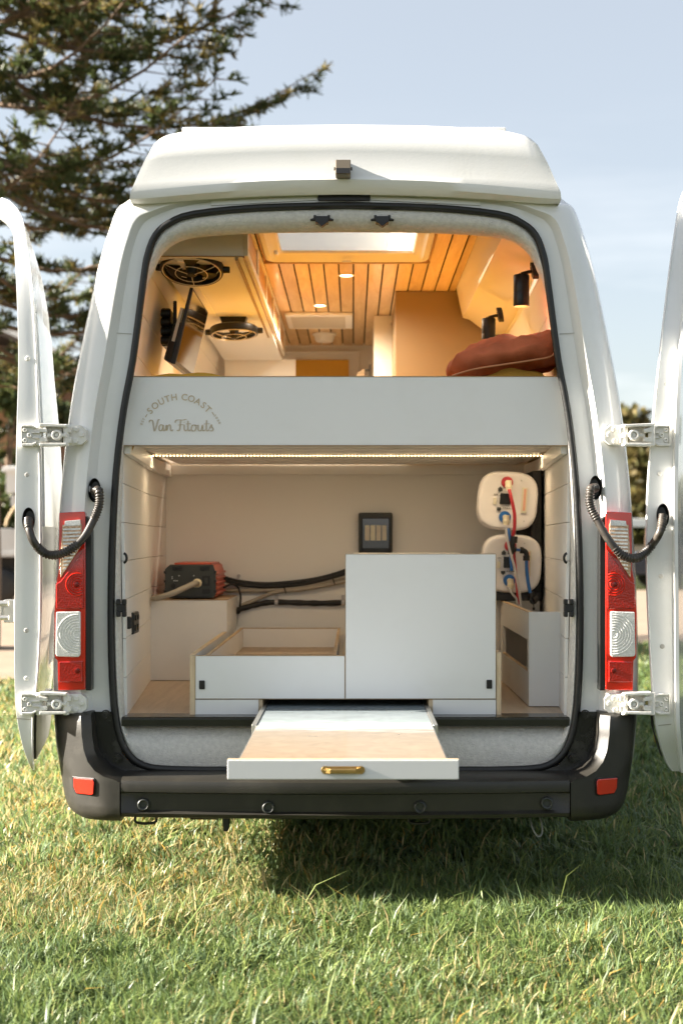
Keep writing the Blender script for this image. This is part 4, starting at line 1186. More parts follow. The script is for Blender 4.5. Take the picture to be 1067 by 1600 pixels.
for j in range(nv + 1):
    v = -math.pi / 2 + math.pi * j / nv; row = []
    for i in range(nu):
        u = 2 * math.pi * i / nu
        cu_, su = math.cos(u), math.sin(u); cv, sv = math.cos(v), math.sin(v)
        ex = lambda t, e: math.copysign(abs(t) ** e, t)
        x = RX * ex(cv, .55) * ex(cu_, .62); y = RY * ex(cv, .55) * ex(su, .62); z = RZ * ex(sv, .95)
        r_ = max(abs(x) / RX, abs(y) / RY); z *= 1 - .45 * max(0, r_ - .6) ** 1.2
        wr = mnoise.noise(Vector((x * 9 + 3, y * 9, z * 12))) * .020 + mnoise.noise(Vector((x * 22 + z * 8, y * 16, 7))) * .015 + .018 * abs(mnoise.noise(Vector((x * 14 + 2 * z, y * 10 + z * 16, 3)))) 
        wr += .010 * math.sin(24 * (x + .5 * y)) * max(0, x / RX - .35)
        z += wr
        z += .035 * (x / RX) * (1 - .4 * max(0, x / RX)) 
        row.append(C0 + Vector((x, y, z)))
    rows.append(row)
q.loft(rows, True, True)
# knotted corner ear
e0 = C0 + Vector((RX * .86, -RY * .75, .055))
q.loft([[e0 + Vector(p_) for p_ in ((-.03, 0, -.03), (.015, -.01, -.03), (.02, .03, -.03), (-.02, .03, -.03))], [e0 + Vector(p_) for p_ in ((-.018, 0, .01), (.016, -.008, .0), (.02, .02, .0), (-.01, .02, .01))], [e0 + Vector(p_) for p_ in ((.008, .0, .045), (.018, -.004, .045), (.02, .006, .045), (.012, .006, .045))]], True, True)
po = q.build('cover', M['rust'], pw, smooth=True, angle=180)
q = MB(); q.tube(smooth_path([W(706, 587, .05), W(740, 577, .045), W(790, 569, .04), W(830, 563, .045), W(860, 557, .055), W(868, 545, .06), W(868, 533, .07)], 6), .0032, 6)
q.build('piping', M['rustpipe'], pw, smooth=True, angle=180)

# ------------------------------------------------------------------ television
tv = thing('television', 'slim black television on a bracket tilted off the left wall', 'television', (-.66, .85, 1.93))
n0, n1, f0, f1 = Vector((-.592, .56, 2.228)), Vector((-.661, .56, 1.933)), Vector((-.594, 1.16, 2.230)), Vector((-.662, 1.16, 1.948))
nrm = Vector((-1, 0, .23)).normalized()
q = MB(); q.hexa([n1, n0, f0, f1, n1 + nrm * .018, n0 + nrm * .012, f0 + nrm * .012, f1 + nrm * .018]); q.build('case', M['bp'], tv, bevel=.002)
q = MB(); o_ = -nrm * .0012
def tvp(u, v): return (n1.lerp(n0, v)).lerp(f1.lerp(f0, v), u) 
q.add([tvp(.02, .05) + o_, tvp(.02, .97) + o_, tvp(.98, .97) + o_, tvp(.98, .05) + o_], [(0, 1, 2, 3)]); q.build('screen', M['screen'], tv)
q = MB(); q.hexa([tvp(.0, .0) + nrm * .018, tvp(.0, .55) + nrm * .015, tvp(1, .55) + nrm * .015, tvp(1, .0) + nrm * .018, tvp(.02, .03) + nrm * .05, tvp(.02, .5) + nrm * .045, tvp(.98, .5) + nrm * .045, tvp(.98, .03) + nrm * .05]); q.build('rear_housing', M['bp'], tv, bevel=.006)
q = MB(); q.hexa([tvp(-.003, .28) + nrm * .022, tvp(-.003, .72) + nrm * .018, tvp(.05, .72) + nrm * .018, tvp(.05, .28) + nrm * .022, tvp(-.003, .28) + nrm * .034, tvp(-.003, .72) + nrm * .03, tvp(.05, .72) + nrm * .03, tvp(.05, .28) + nrm * .034]); q.build('side_label', M['grille'], tv)
q = MB()
b0 = W(262, 512, .72)
q.box(b0.x - .02, b0.x + .012, .70, .82, b0.z - .075, b0.z + .075)
for k in range(4): q.cyl(Vector((b0.x - .022, .69, b0.z - .055 + k * .036)), Vector((b0.x + .018, .69, b0.z - .055 + k * .036)), .017, n=14)
q.box(b0.x, b0.x + .07, .74, .79, b0.z - .02, b0.z + .02); q.box(b0.x + .02, b0.x + .035, .735, .745, b0.z + .01, b0.z + .11)
q.build('bracket', M['bp'], tv, bevel=.004)

# ------------------------------------------------------------------ clip fans
def make_fan(label):
    t = thing('fan', label, 'fan', (0, 0, 0), 'black cabin fans under the overhead cabinet')
    q = MB(); q.lathe([(.108, -.012), (.116, -.014), (.120, -.004), (.120, .018), (.112, .024), (.104, .018), (.104, -.008), (.108, -.012)], (0, 0, 0), (0, 0, 1), 40)
    for s in (-1, 1): q.cyl((s * .118, 0, .004), (s * .142, 0, .004), .016, .014, 16)
    q.build('housing', M['bp'], t, smooth=True, angle=35)
    q = MB(); ring = lambda r_, z: [Vector((r_ * math.cos(a_), r_ * math.sin(a_), z)) for a_ in np.linspace(0, 2 * math.pi, 40, endpoint=False)]
    q.tube(ring(.109, -.014), .0026, 6, closed=True); q.tube(ring(.060, -.026), .0018, 6, closed=True)
    for k in range(3):
        a_ = math.pi / 2 + k * 2 * math.pi / 3; c_, s_ = math.cos(a_), math.sin(a_)
        q.tube([Vector((.014 * c_, .014 * s_, -.030)), Vector((.06 * c_, .06 * s_, -.026)), Vector((.109 * c_, .109 * s_, -.014))], .0018, 6)
    q.build('guard', mat('guard_wire', (.75, .70, .60), .3, .6), t, smooth=True, angle=180)
    q = MB(); q.lathe([(0, -.034), (.014, -.033), (.02, -.026), (.022, .0), (.03, .02), (.03, .05), (0, .05)], (0, 0, 0), (0, 0, 1), 24); q.build('motor_hub', M['bp'], t, smooth=True, angle=35)
    for k in range(3):
        a_ = .5 + k * 2 * math.pi / 3; b = MB(); rows_ = []
        for r_ in (.022, .05, .08, .098):
            rows_.append([Vector((r_ * math.cos(a_ + w_), r_ * math.sin(a_ + w_), -.004 + 18 * (.001 if 1 else 0) * w_ * .5)) for w_ in np.linspace(-.3, .3 + r_ * 2, 6)])
        b.loft(rows_); b.loft([[p_ + Vector((0, 0, .002)) for p_ in r_] for r_ in rows_]); b.build('blade', M['bp'], t, smooth=True)
    q = MB(); q.loft([[Vector((x, y, .085)) for x, y in ((-.068, -.035), (.068, -.035), (.068, .035), (-.068, .035))], [Vector((x, y, .075)) for x, y in ((-.068, -.035), (.068, -.035), (.068, .035), (-.068, .035))], [Vector((x * .8, y, .03)) for x, y in ((-.068, -.035), (.068, -.035), (.068, .035), (-.068, .035))]], True, True)
    q.build('mount', M['bp'], t, bevel=.004)
    q = MB(); q.box(-.03, .03, .095, .13, -.004, .024); q.box(-.012, .012, .105, .14, .02, .03); q.build('switch_block', M['greyp'], t, bevel=.003)
    return t
fan1 = make_fan('nearer black fan, under the end of the white overhead cabinet')
fan2 = copy_tree(fan1)
fan2['label'] = 'further black fan with its wedge mount, beyond the television'
q = MB(); q.lathe([(0, .026), (.06, .030), (.104, .022)], (0, 0, 0), (0, 0, 1), 32); q.build('dark_disc', M['bp'], fan1, smooth=True)  # black disc added behind the blades so the nearer fan looks dark inside
p = W(300, 421, .40); fan1.location = p; fan1.rotation_euler = (R(-17), R(2), 0); fan1.scale = (1.0, 1.0, .8)
p = W(366, 519, 1.62); fan2.location = p; fan2.rotation_euler = (R(-6), R(-2), 0); fan2.scale = (.93, .93, .93)

# ------------------------------------------------------------------ reading lamps on the right wall
def make_lamp(label):
    t = thing('reading_lamp', label, 'wall lamp', (0, 0, 0), 'black reading lamps on the right wall')
    q = MB(); q.lathe([(.030, .0), (.031, .002), (.031, .062), (.0305, .064), (.0305, .066), (.031, .068), (.031, .142), (.029, .145), (0, .145)], (0, 0, 0), (0, 0, 1), 36); q.build('barrel', M['bp'], t, smooth=True, angle=35)
    q = MB(); q.lathe([(0, .014), (.018, .014), (.0295, .002), (.0300, .0)], (0, 0, 0), (0, 0, 1), 36); q.build('reflector_cup', mat('warm_cup', (.75, .6, .35), .3, .3), t, smooth=True)
    q = MB(); q.lathe([(0, .0135), (.020, .0135)], (0, 0, 0), (0, 0, 1), 24); q.build('bulb', M['down'], t)
    q = MB(); q.cyl((0, 0, .142), (0, 0, .152), .012, n=16); q.tube([Vector((0, 0, .150)), Vector((.03, 0, .160)), Vector((.045, 0, .162))], .0085, 10); q.build('arm', M['bp'], t, smooth=True, angle=40)
    q = MB(); rows_ = []
    for x_, s_ in ((.040, 1), (.062, 1)):
        rows_.append([Vector((x_ - .16 * z_, y_, .165 + z_)) for y_, z_ in [(.028 * math.cos(a_) * s_, .038 * math.sin(a_) * s_) for a_ in np.linspace(0, 2 * math.pi, 28, endpoint=False)]])
    q.loft(rows_, True, True); q.build('base_plate', M['bp'], t, bevel=.002)
    q = MB(); q.cyl((.034, -.004, .183), (.042, -.004, .183), .003, n=8); q.build('screw', M['screw'], t)
    li = bpy.data.lights.new('reading_bulb', 'SPOT'); li.energy = 2.0; li.color = (1, .80, .55); li.spot_size = R(110); li.spot_blend = .7; li.shadow_soft_size = .02
    lo = bpy.data.objects.new('reading_bulb', li); COL.objects.link(lo); lo.parent = t; lo.location = (0, 0, .010)
    return t
l1 = make_lamp('nearer black barrel reading lamp, lit, high on the right wall')
l2 = copy_tree(l1)
l2['label'] = 'further black reading lamp, half hidden by the rust pillow'
p = W(814, 479, .30); l1.location = p; l1.scale = (.94, .94, .80)
p = W(763, 541, 1.02); l2.location = p; l2.scale = (.94, .94, .80)

# ------------------------------------------------------------------ drawer unit
YD = .06
du = thing('drawer_unit', 'white plywood drawer unit on the van floor with open drawer and tall front', 'drawer unit', (0, YD, FLZ))
xl0, xl1 = W(297, 1100, YD).x, W(305, 1100, YD).x
xr0, xr1 = W(775.5, 1100, YD).x, W(782.5, 1100, YD).x
ztop = W(300, 1024, YD).z
q = MB(); q.box(xl0, xl1, YD + .004, YB_ - .05, FLZ + .003, ztop); q.build('side_panel', M['lam'], du, bevel=.001)
q = MB(); q.box(xl0, xl1, YD, YD + .0035, FLZ + .003, ztop); q.box(xl0, xl1, YD + .004, YB_ - .05, ztop + .0005, ztop + .003); q.build('ply_edge', M['plyz'], du)
q = MB(); q.box(xr0, xr1, YD + .004, YB_ - .05, FLZ + .003, ztop + .008); q.build('side_panel', M['lam'], du, bevel=.001)
q = MB(); q.box(xr0, xr1, YD, YD + .0035, FLZ + .003, ztop + .008); q.box(xr0, xr1, YD + .004, YB_ - .05, ztop + .0085, ztop + .011); q.build('ply_edge', M['plyz'], du)
for x0, x1 in ((W(305.5, 0, YD).x, W(404, 0, YD).x), (W(676, 0, YD).x, W(774.5, 0, YD).x)):
    q = MB(); q.box(x0, x1, YD + .001, YD + .017, FLZ + .004, W(0, 1093.5, YD).z); q.build('kick_panel', M['lam'], du, bevel=.001)
    q = MB(); q.box(x1 if x0 < 0 else x0 - .014, x1 + .014 if x0 < 0 else x0, YD + .006, YD + .9, FLZ + .004, W(0, 1093.5, YD).z); q.build('divider', M['plyz'], du)
q = MB(); q.box(xl1, xr0, YD + .012, YB_ - .08, W(0, 1092, YD).z - .003, W(0, 1092, YD).z + .009); q.build('deck', M['ply'], du)
q = MB(); q.box(W(404, 0, YD).x + .014, W(676, 0, YD).x - .014, YD + .2, YD + .21, FLZ + .003, W(0, 1092, YD).z - .004); q.build('slide_bay', M['black'], du)
# open drawer
q = MB(); x0, x1 = W(306, 0, YD).x, W(538.4, 0, YD).x; z0, z1 = W(0, 1092, YD).z, W(0, 1025, YD).z
q.box(x0, x1, YD - .002, YD + .014, z0 + .001, z1); df = q.build('drawer', M['lam'], du, bevel=.001)
q = MB(); q.box(x0, x1, YD - .003, YD + .0145, z1 + .0003, z1 + .0022); q.box(x0 - .002, x0 - .0002, YD - .002, YD + .014, z0, z1); q.box(x1 + .0003, x1 + .002, YD - .003, YD + .0145, z0, z1); q.build('edge_band', M['brownline'], df)
zt = z1 + .0
q = MB(); q.box(x0 + .030, x0 + .042, YD + .015, YB_ - .18, z0 + .03, zt - .004); q.box(x1 - .042, x1 - .030, YD + .015, YB_ - .18, z0 + .03, zt - .004); q.box(x0 + .0425, x1 - .0425, YB_ - .192, YB_ - .18, z0 + .03, zt - .004)
q.build('drawer_box', M['lam'], df, bevel=.001)
q = MB(); q.box(x0 + .030, x0 + .042, YD + .015, YB_ - .18, zt - .0035, zt + .0005); q.box(x1 - .042, x1 - .030, YD + .015, YB_ - .18, zt - .0035, zt + .0005); q.box(x0 + .043, x1 - .043, YB_ - .192, YB_ - .18, zt - .0035, zt); q.build('ply_rim', M['ply'], df)
q = MB(); q.box(x0 + .042, x1 - .042, YD + .016, YB_ - .193, z0 + .055, z0 + .062); q.build('drawer_base', M['vinyl'], df)
q = MB(); q.box(x0 + .010, x0 + .024, YD + .016, YB_ - .2, zt - .05, zt - .03); q.box(x1 - .024, x1 - .010, YD + .016, YB_ - .2, zt - .05, zt - .03); q.build('runner', M['steel'], df)
def pushlatch(px, py, Y, parent, w=9, h=14):
    p = W(px, py, Y); l = MB(); l.box(p.x - w / 900, p.x + w / 900, p.y - .006, p.y + .004, p.z - h / 900, p.z + h / 900)
    o = l.build('latch', M['bp'], parent, bevel=.003)
    l2_ = MB(); l2_.box(p.x - .0035, p.x + .0045, p.y - .010, p.y - .0063, p.z - .008, p.z + .006); l2_.cyl(p + Vector((0, -.011, -.012)), p + Vector((0, -.0063, -.012)), .003, n=10)
    return o
pushlatch(316, 1070, YD - .002, df)
# tall front
q = MB(); x0, x1 = W(540, 0, YD).x, W(774, 0, YD).x; z0, z1 = W(0, 1091.5, YD).z, W(0, 866, YD).z
q.box(x0, x1, YD - .002, YD + .014, z0, z1); tf = q.build('tall_front', M['lam'], du, bevel=.001)
q = MB(); q.box(x0 - .0005, x1, YD - .003, YD + .0145, z1 + .0003, z1 + .002); q.box(x1 + .0003, x1 + .002, YD - .003, YD + .0145, z0, z1); q.box(x0 - .002, x0 - .0004, YD - .0028, YD + .0145, ztop + .004, z1); q.build('edge_band', M['brownline'], tf)
q = MB(); q.box(x0 + .005, x0 + .02, YD + .0145, YD + 1.0, z0 + .02, z1 - .012); q.box(x1 - .02, x1 - .005, YD + .0145, YD + 1.0, z0 + .02, z1 - .012); q.box(x0 + .0205, x1 - .0205, YD + .985, YD + 1.0, z0 + .02, z1 - .012); q.build('carcass', M['lam'], tf, bevel=.001)
q = MB(); q.box(W(552, 0, .9).x, W(718, 0, .9).x, YD + .6, YD + 1.05, z1 - .011, z1 - .004); q.build('lid', M['lam'], tf, bevel=.001)
pushlatch(764, 1069, YD - .002, tf)
q = MB(); xq = xl1; q.box(xl1 + .0, W(540, 0, 1.7).x, YB_ - .07, YB_ - .055, FLZ + .05, ztop - .004); q.build('back_panel', M['lam'], du)

# ------------------------------------------------------------------ slide-out table
st_ = thing('slide_out_table', 'pulled out white tray table with glossy beach coloured resin top and brass handle', 'table', (0, -.5, .62))
q = MB(); q.box(-.276, .276, -1.148, .26, .652, .668); q.build('resin_top', M['resin'], st_, bevel=.0015)
q = MB(); q.box(-.276, .276, -1.147, .26, .640, .6515); q.build('board', M['lam'], st_)
q = MB(); q.box(W(355.5, 0, -1.17).x, W(716.5, 0, -1.17).x, -1.168, -1.1495, W(0, 1218, -1.17).z, W(0, 1188, -1.17).z); tfp = q.build('front_board', M['lam'], st_, bevel=.0015)
q = MB(); q.box(W(355.5, 0, -1.17).x, W(716.5, 0, -1.17).x, -1.166, -1.150, W(0, 1188, -1.17).z + .0004, W(0, 1188, -1.17).z + .0016); q.build('edge_band', M['plyz'], tfp)
# brass handle
hc = W(536, 1203, -1.168); q = MB()
q.box(hc.x - .036, hc.x + .036, hc.y - .022, hc.y - .012, hc.z - .007, hc.z + .006)
hd_ = q.build('handle', M['brass'], tfp, bevel=.003)
for s in (-1, 1):
    q = MB(); q.cyl((hc.x + s * .047, hc.y - .004, hc.z), (hc.x + s * .047, hc.y + .001, hc.z), .011, n=20); q.cyl((hc.x + s * .047, hc.y - .006, hc.z), (hc.x + s * .047, hc.y - .003, hc.z), .004, n=12)
    q.loft([[Vector((hc.x + s * .047, hc.y - .003, hc.z + z_)) for z_ in (-.007, .006)], [Vector((hc.x + s * .036, hc.y - .016, hc.z + z_)) for z_ in (-.007, .006)], [Vector((hc.x + s * .030, hc.y - .020, hc.z + z_)) for z_ in (-.007, .006)]])
    q.build('handle', M['brass'], tfp, bevel=.001)
q = MB(); q.box(-.046 + hc.x, .046 + hc.x, hc.y - .003, hc.y - .0003, hc.z - .0105, hc.z + .010); q.build('back_plate', M['brass'], tfp, bevel=.001)
for s in (-1, 1):
    q = MB(); q.box(s * .285 - .008, s * .285 + .008, -.46, .3, .642, .671); q.box(s * .279 - .003, s * .279 + .003, -1.14, .3, .646, .662); q.build('runner', M['steel'], st_, bevel=.002)

# ------------------------------------------------------------------ storage boxes
lb = thing('storage_box', 'plain white box under the red inverter at the back left of the floor', 'box', (-.7, 1.31, FLZ))
a, b_ = W(233, 938, 1.31), W(355, 1061, 1.31)
q = MB(); q.box(-.868, b_.x, 1.31, YB_ - .004, FLZ + .002, a.z); q.build('carcass', M['lam'], lb, bevel=.001)
q = MB(); q.box(-.862, b_.x, 1.3085, YB_ - .006, a.z + .0005, a.z + .003); q.build('top_edge', M['ply'], lb)
rb = thing('wheel_arch_cabinet', 'open topped white cabinet with a long cut out side at the right of the floor', 'cabinet', (.75, .32, FLZ))
xa = .675; ya, yb = .318, 1.35; za, zb = FLZ + .003, .987
xwl = lambda Y: hw(.8, Y) - .004
q = MB(); q.loft([[Vector((xa, ya, za)), Vector((.80, ya, za)), Vector((.80, ya, zb)), Vector((xa, ya, zb))], [Vector((xa, ya + .015, za)), Vector((.80, ya + .015, za)), Vector((.80, ya + .015, zb)), Vector((xa, ya + .015, zb))]], True, True)
q.build('front_panel', M['lam'], rb, bevel=.001)
q = MB()
q.box(xa, xa + .015, ya + .0155, yb, za, za + .125); q.box(xa, xa + .015, ya + .0155, yb, zb - .105, zb - .001); q.box(xa, xa + .015, ya + .0155, ya + .045, za + .1255, zb - .1055); q.box(xa, xa + .015, yb - .1, yb, za + .1255, zb - .1055)
q.build('side_panel', M['lam'], rb, bevel=.001)
q = MB(); q.box(xa - .0015, xa - .0003, ya, yb, zb - .002, zb); q.box(xa, xa + .0145, ya + .045, yb - .1, za + .1252, za + .1268); q.box(xa - .001, xa + .0145, ya + .0152, yb, zb - .0008, zb + .0008); q.build('ply_edge', M['ply'], rb)
q = MB(); q.box(xa + .016, .84, ya + .016, yb, zb - .11, zb - .10); q.box(xa + .016, .85, yb + .0005, yb + .014, za, zb); q.build('shelf', M['lam'], rb)
p = W(878, 1040, ya); q = MB(); q.box(p.x - .007, p.x + .007, ya - .006, ya - .0005, p.z - .011, p.z + .011); q.build('latch', M['bp'], rb, bevel=.002)
cb = thing('corner_cupboard', 'tall thin white cupboard edge between the fridge front and wheel arch cabinet', 'cupboard', (.64, 1.5, FLZ))
q = MB(); q.box(.60, .675, 1.36, 1.84, FLZ + .003, 1.0); q.build('carcass', M['lam'], cb, bevel=.001)

# ------------------------------------------------------------------ inverter with its cable
iv = thing('inverter', 'dark grey and red power inverter standing on the white box', 'inverter', W(297, 937, 1.35))
c0, c1 = W(259, 884, 1.335), W(336, 936, 1.335)
zb_ = c1.z + .003
q = MB()
cs = [(c0.x + .012, zb_), (c1.x - .008, zb_), (c1.x, zb_ + .02), (c1.x, zb_ + .11), (c1.x - .012, zb_ + .148), (c0.x + .022, zb_ + .148), (c0.x, zb_ + .128), (c0.x, zb_ + .02)]
q.prism(cs, 1.36, 1.80); io = q.build('case', M['orange'], iv, bevel=.008, seg=3)
q = MB()
for k in range(5): q.box(c1.x - .004, c1.x + .008, 1.37 + .0, 1.79, zb_ + .016 + k * .022, zb_ + .026 + k * .022)
q.box(c0.x + .03, c1.x - .02, 1.40, 1.77, zb_ + .148, zb_ + .156)
q.build('cooling_fins', M['orange'], iv, bevel=.003)
q = MB(); q.prism([(x + (x - (c0.x + c1.x) / 2) * .03, z + .001) for x, z in cs], 1.333, 1.3595); fp_ = q.build('end_plate', M['greyp'], iv, bevel=.004)
q = MB()
for x in (c0.x + .032, c1.x - .062):
    for k in range(7): q.box(x + k * .006, x + k * .006 + .0035, 1.330, 1.3325, zb_ + .122, zb_ + .140)
q.box(c1.x - .055, c1.x - .02, 1.329, 1.3325, zb_ + .055, zb_ + .10); q.box(c1.x - .055, c1.x - .02, 1.329, 1.3325, zb_ + .02, zb_ + .042)
q.box(c0.x + .03, c1.x - .02, 1.329, 1.3325, zb_ + .004, zb_ + .012); q.cyl((c0.x + .035, 1.328, zb_ + .055), (c0.x + .035, 1.3325, zb_ + .055), .011)
for x in (c0.x - .002, c1.x + .001):
    for z in (.03, .075, .115): q.box(x - .005, x + .005, 1.332, 1.352, zb_ + z - .006, zb_ + z + .006)
q.build('vents', M['bp'], fp_)
q = MB(); q.box(c1.x - .044, c1.x - .031, 1.326, 1.3285, zb_ + .065, zb_ + .09); 
q.build('switch', M['greyp'], fp_, bevel=.001)
q = MB()
for dx, dz in ((.03, .095), (.03, .088), (.038, .078), (.045, .078), (.052, .078), (.06, .10), (.125, .10), (.13, .05)): q.cyl((c0.x + dx, 1.329, zb_ + dz), (c0.x + dx, 1.3327, zb_ + dz), .0028, n=8)
q.build('screws', M['screw'], fp_)
cab = thing('inverter_lead', 'thick grey lead curling from the inverter front on to the box', 'cable', W(250, 936, 1.31))
pts = smooth_path([W(308, 911, 1.325), W(304, 912, 1.28), W(290, 918, 1.24), W(270, 927, 1.20), W(252, 933, 1.20), W(243, 934.5, 1.23), W(241, 935, 1.30)], 8)
for p_ in pts: p_.z = max(p_.z, a.z + .014) if p_.y > 1.315 else p_.z
q = MB(); q.tube(pts, .0125, 10); q.build('lead', M['conduit'], cab, smooth=True, angle=180)
q = MB(); q.lathe([(.018, 0), (.02, -.012), (.014, -.02), (.012, -.03)], W(309, 911, 1.333), (0, 1, 0), 16); q.build('gland', M['ivory'], cab, smooth=True)

# cable bundles on the bulkhead
def cable(name, label, pts, r_, m_, n_=8):
    q = MB(); q.tube(smooth_path(pts, 8), r_, n_); return tag(q.build(name, m_, smooth=True, angle=180), label, 'cable')
Yc = YB_ - .025
cable('black_cable', 'upper black cable curving over the bulkhead from the inverter to the fridge front', [W(350, 903, Yc - .06), W(372, 909, Yc), W(410, 913, Yc), W(450, 911, Yc), W(500, 904, Yc), W(545, 890, Yc), W(580, 870, Yc)], .0115, M['cable'])
cable('black_cable', 'thinner black cable strapped just below the upper one', [W(350, 907, Yc - .07), W(380, 914, Yc - .01), W(420, 916.5, Yc - .01), W(470, 913, Yc - .01), W(520, 902, Yc - .01), W(580, 882, Yc - .01)], .008, M['cable'])
cable('grey_conduit', 'upper grey conduit below the black cables on the bulkhead', [W(352, 922, Yc), W(400, 922.5, Yc), W(450, 920, Yc), W(500, 911, Yc), W(545, 899, Yc), W(580, 892, Yc)], .0105, M['conduit'])
cable('grey_conduit', 'lower grey conduit dipping behind the black sleeve', [W(378, 946, Yc), W(400, 937, Yc), W(430, 925.5, Yc - .005), W(470, 921, Yc - .005), W(510, 914, Yc - .005), W(580, 900, Yc)], .0095, M['conduit'])
sl_ = thing('cable_sleeve', 'thick black cable sleeve clipped level along the bulkhead', 'cable', W(450, 940, Yc))
q = MB(); q.tube(smooth_path([W(371, 956, Yc - .03), W(375, 952, Yc - .01), W(400, 945, Yc), W(425, 941, Yc), W(470, 942, Yc), W(510, 942.5, Yc), W(580, 940, Yc)], 8), lambda u: .0135 + .0012 * math.sin(u * 60), 10); q.build('sleeve', M['cable'], sl_, smooth=True, angle=180)
for x in (432, 536):
    p = W(x, 941, Yc); q = MB(); q.lathe([(.0145, -.008), (.016, -.008), (.016, .008), (.0145, .008)], p, (1, 0, 0), 16); q.box(p.x - .008, p.x + .008, p.y + .005, p.y + .023, p.z + .014, p.z + .034); q.cyl(p + Vector((0, -.0, .024)), p + Vector((0, .01, .024)), .004, n=8)
    q.build('clip', M['clearp'], sl_)
cable('thin_black_wire', 'thin black wire looping down from the inverter behind the box', [W(350, 918, Yc - .2), W(362, 913, Yc - .15), W(372, 918, Yc - .1), W(376, 932, Yc - .1), W(375, 948, Yc - .08)], .005, M['cable'], 6)
for k, (x, y) in enumerate(((444, 918), (520, 904))):
    q = MB(); q.tube([W(x - 1, y - 9, Yc - .026), W(x, y, Yc - .03), W(x + 3, y + 9, Yc - .026)], .003, 6); tag(q.build('cable_tie', M['cable']), ['black cable tie round the conduits left of the middle of the run', 'black cable tie round the conduits nearest the fridge front'][k], 'cable tie')
q = MB(); p = W(373, 900, YB_ - .01); q.cyl(p, p + Vector((0, .01, 0)), .008); q.box(p.x - .004, p.x + .004, p.y - .004, p.y + .004, p.z - .012, p.z + .003); tag(q.build('cable_clip', M['clearp']), 'small clear cable clip on the bulkhead above the black cables', 'clip')
q = MB(); q.box(-.52, W(539, 0, YB_).x + .05, YB_ - .008, YB_ - .002, W(0, 930, YB_).z, W(0, 928, YB_).z); q.box(-.52, .05, YB_ - .012, YB_ - .002, FLZ + .01, W(0, 930.5, YB_).z); q.build('bulkhead_lining', M['lam'], van, bevel=.0005)

# fuse box
fx = thing('fuse_box', 'dark framed fuse box with glossy window on the bulkhead above the fridge front', 'fuse box', W(586, 858, YB_))
a, b_ = W(560, 801, YB_ - .04), W(613, 861, YB_ - .04); Yf = YB_ - .05
q = MB(); q.box(a.x, b_.x, Yf, YB_ - .001, b_.z - .01, a.z); q.build('case', M['greyp'], fx, bevel=.008, seg=3)
ins = [(a.x + .014, b_.x - .012, a.z - .028, a.z - .023), (a.x + .014, a.x + .019, b_.z - .006, a.z - .0285), (b_.x - .017, b_.x - .012, b_.z - .006, a.z - .0285), (a.x + .014, b_.x - .012, b_.z - .008, b_.z + .012)]
q = MB()
for x0, x1, z0, z1 in ins: q.box(x0, x1, Yf - .008, Yf - .0005, min(z0, z1), max(z0, z1))
q.build('window_frame', M['bp'], fx, bevel=.001)
for k in range(4):
    q = MB(); xk = a.x + .030 + k * .027; q.box(xk, xk + .022, Yf - .0065, Yf - .0042, b_.z + .05, a.z - .06); bk_ = q.build('pane_reflection', M['grille'] if k != 1 else M['label'], fx, bevel=.001)  # pale bars on the pane, standing in for its reflections
q = MB(); q.box(a.x + .020, b_.x - .018, Yf - .004, Yf - .0005, b_.z + .013, a.z - .029); q.build('pane', mat('smoked_pane', (.02, .021, .018), .03, spec=1.0), fx)

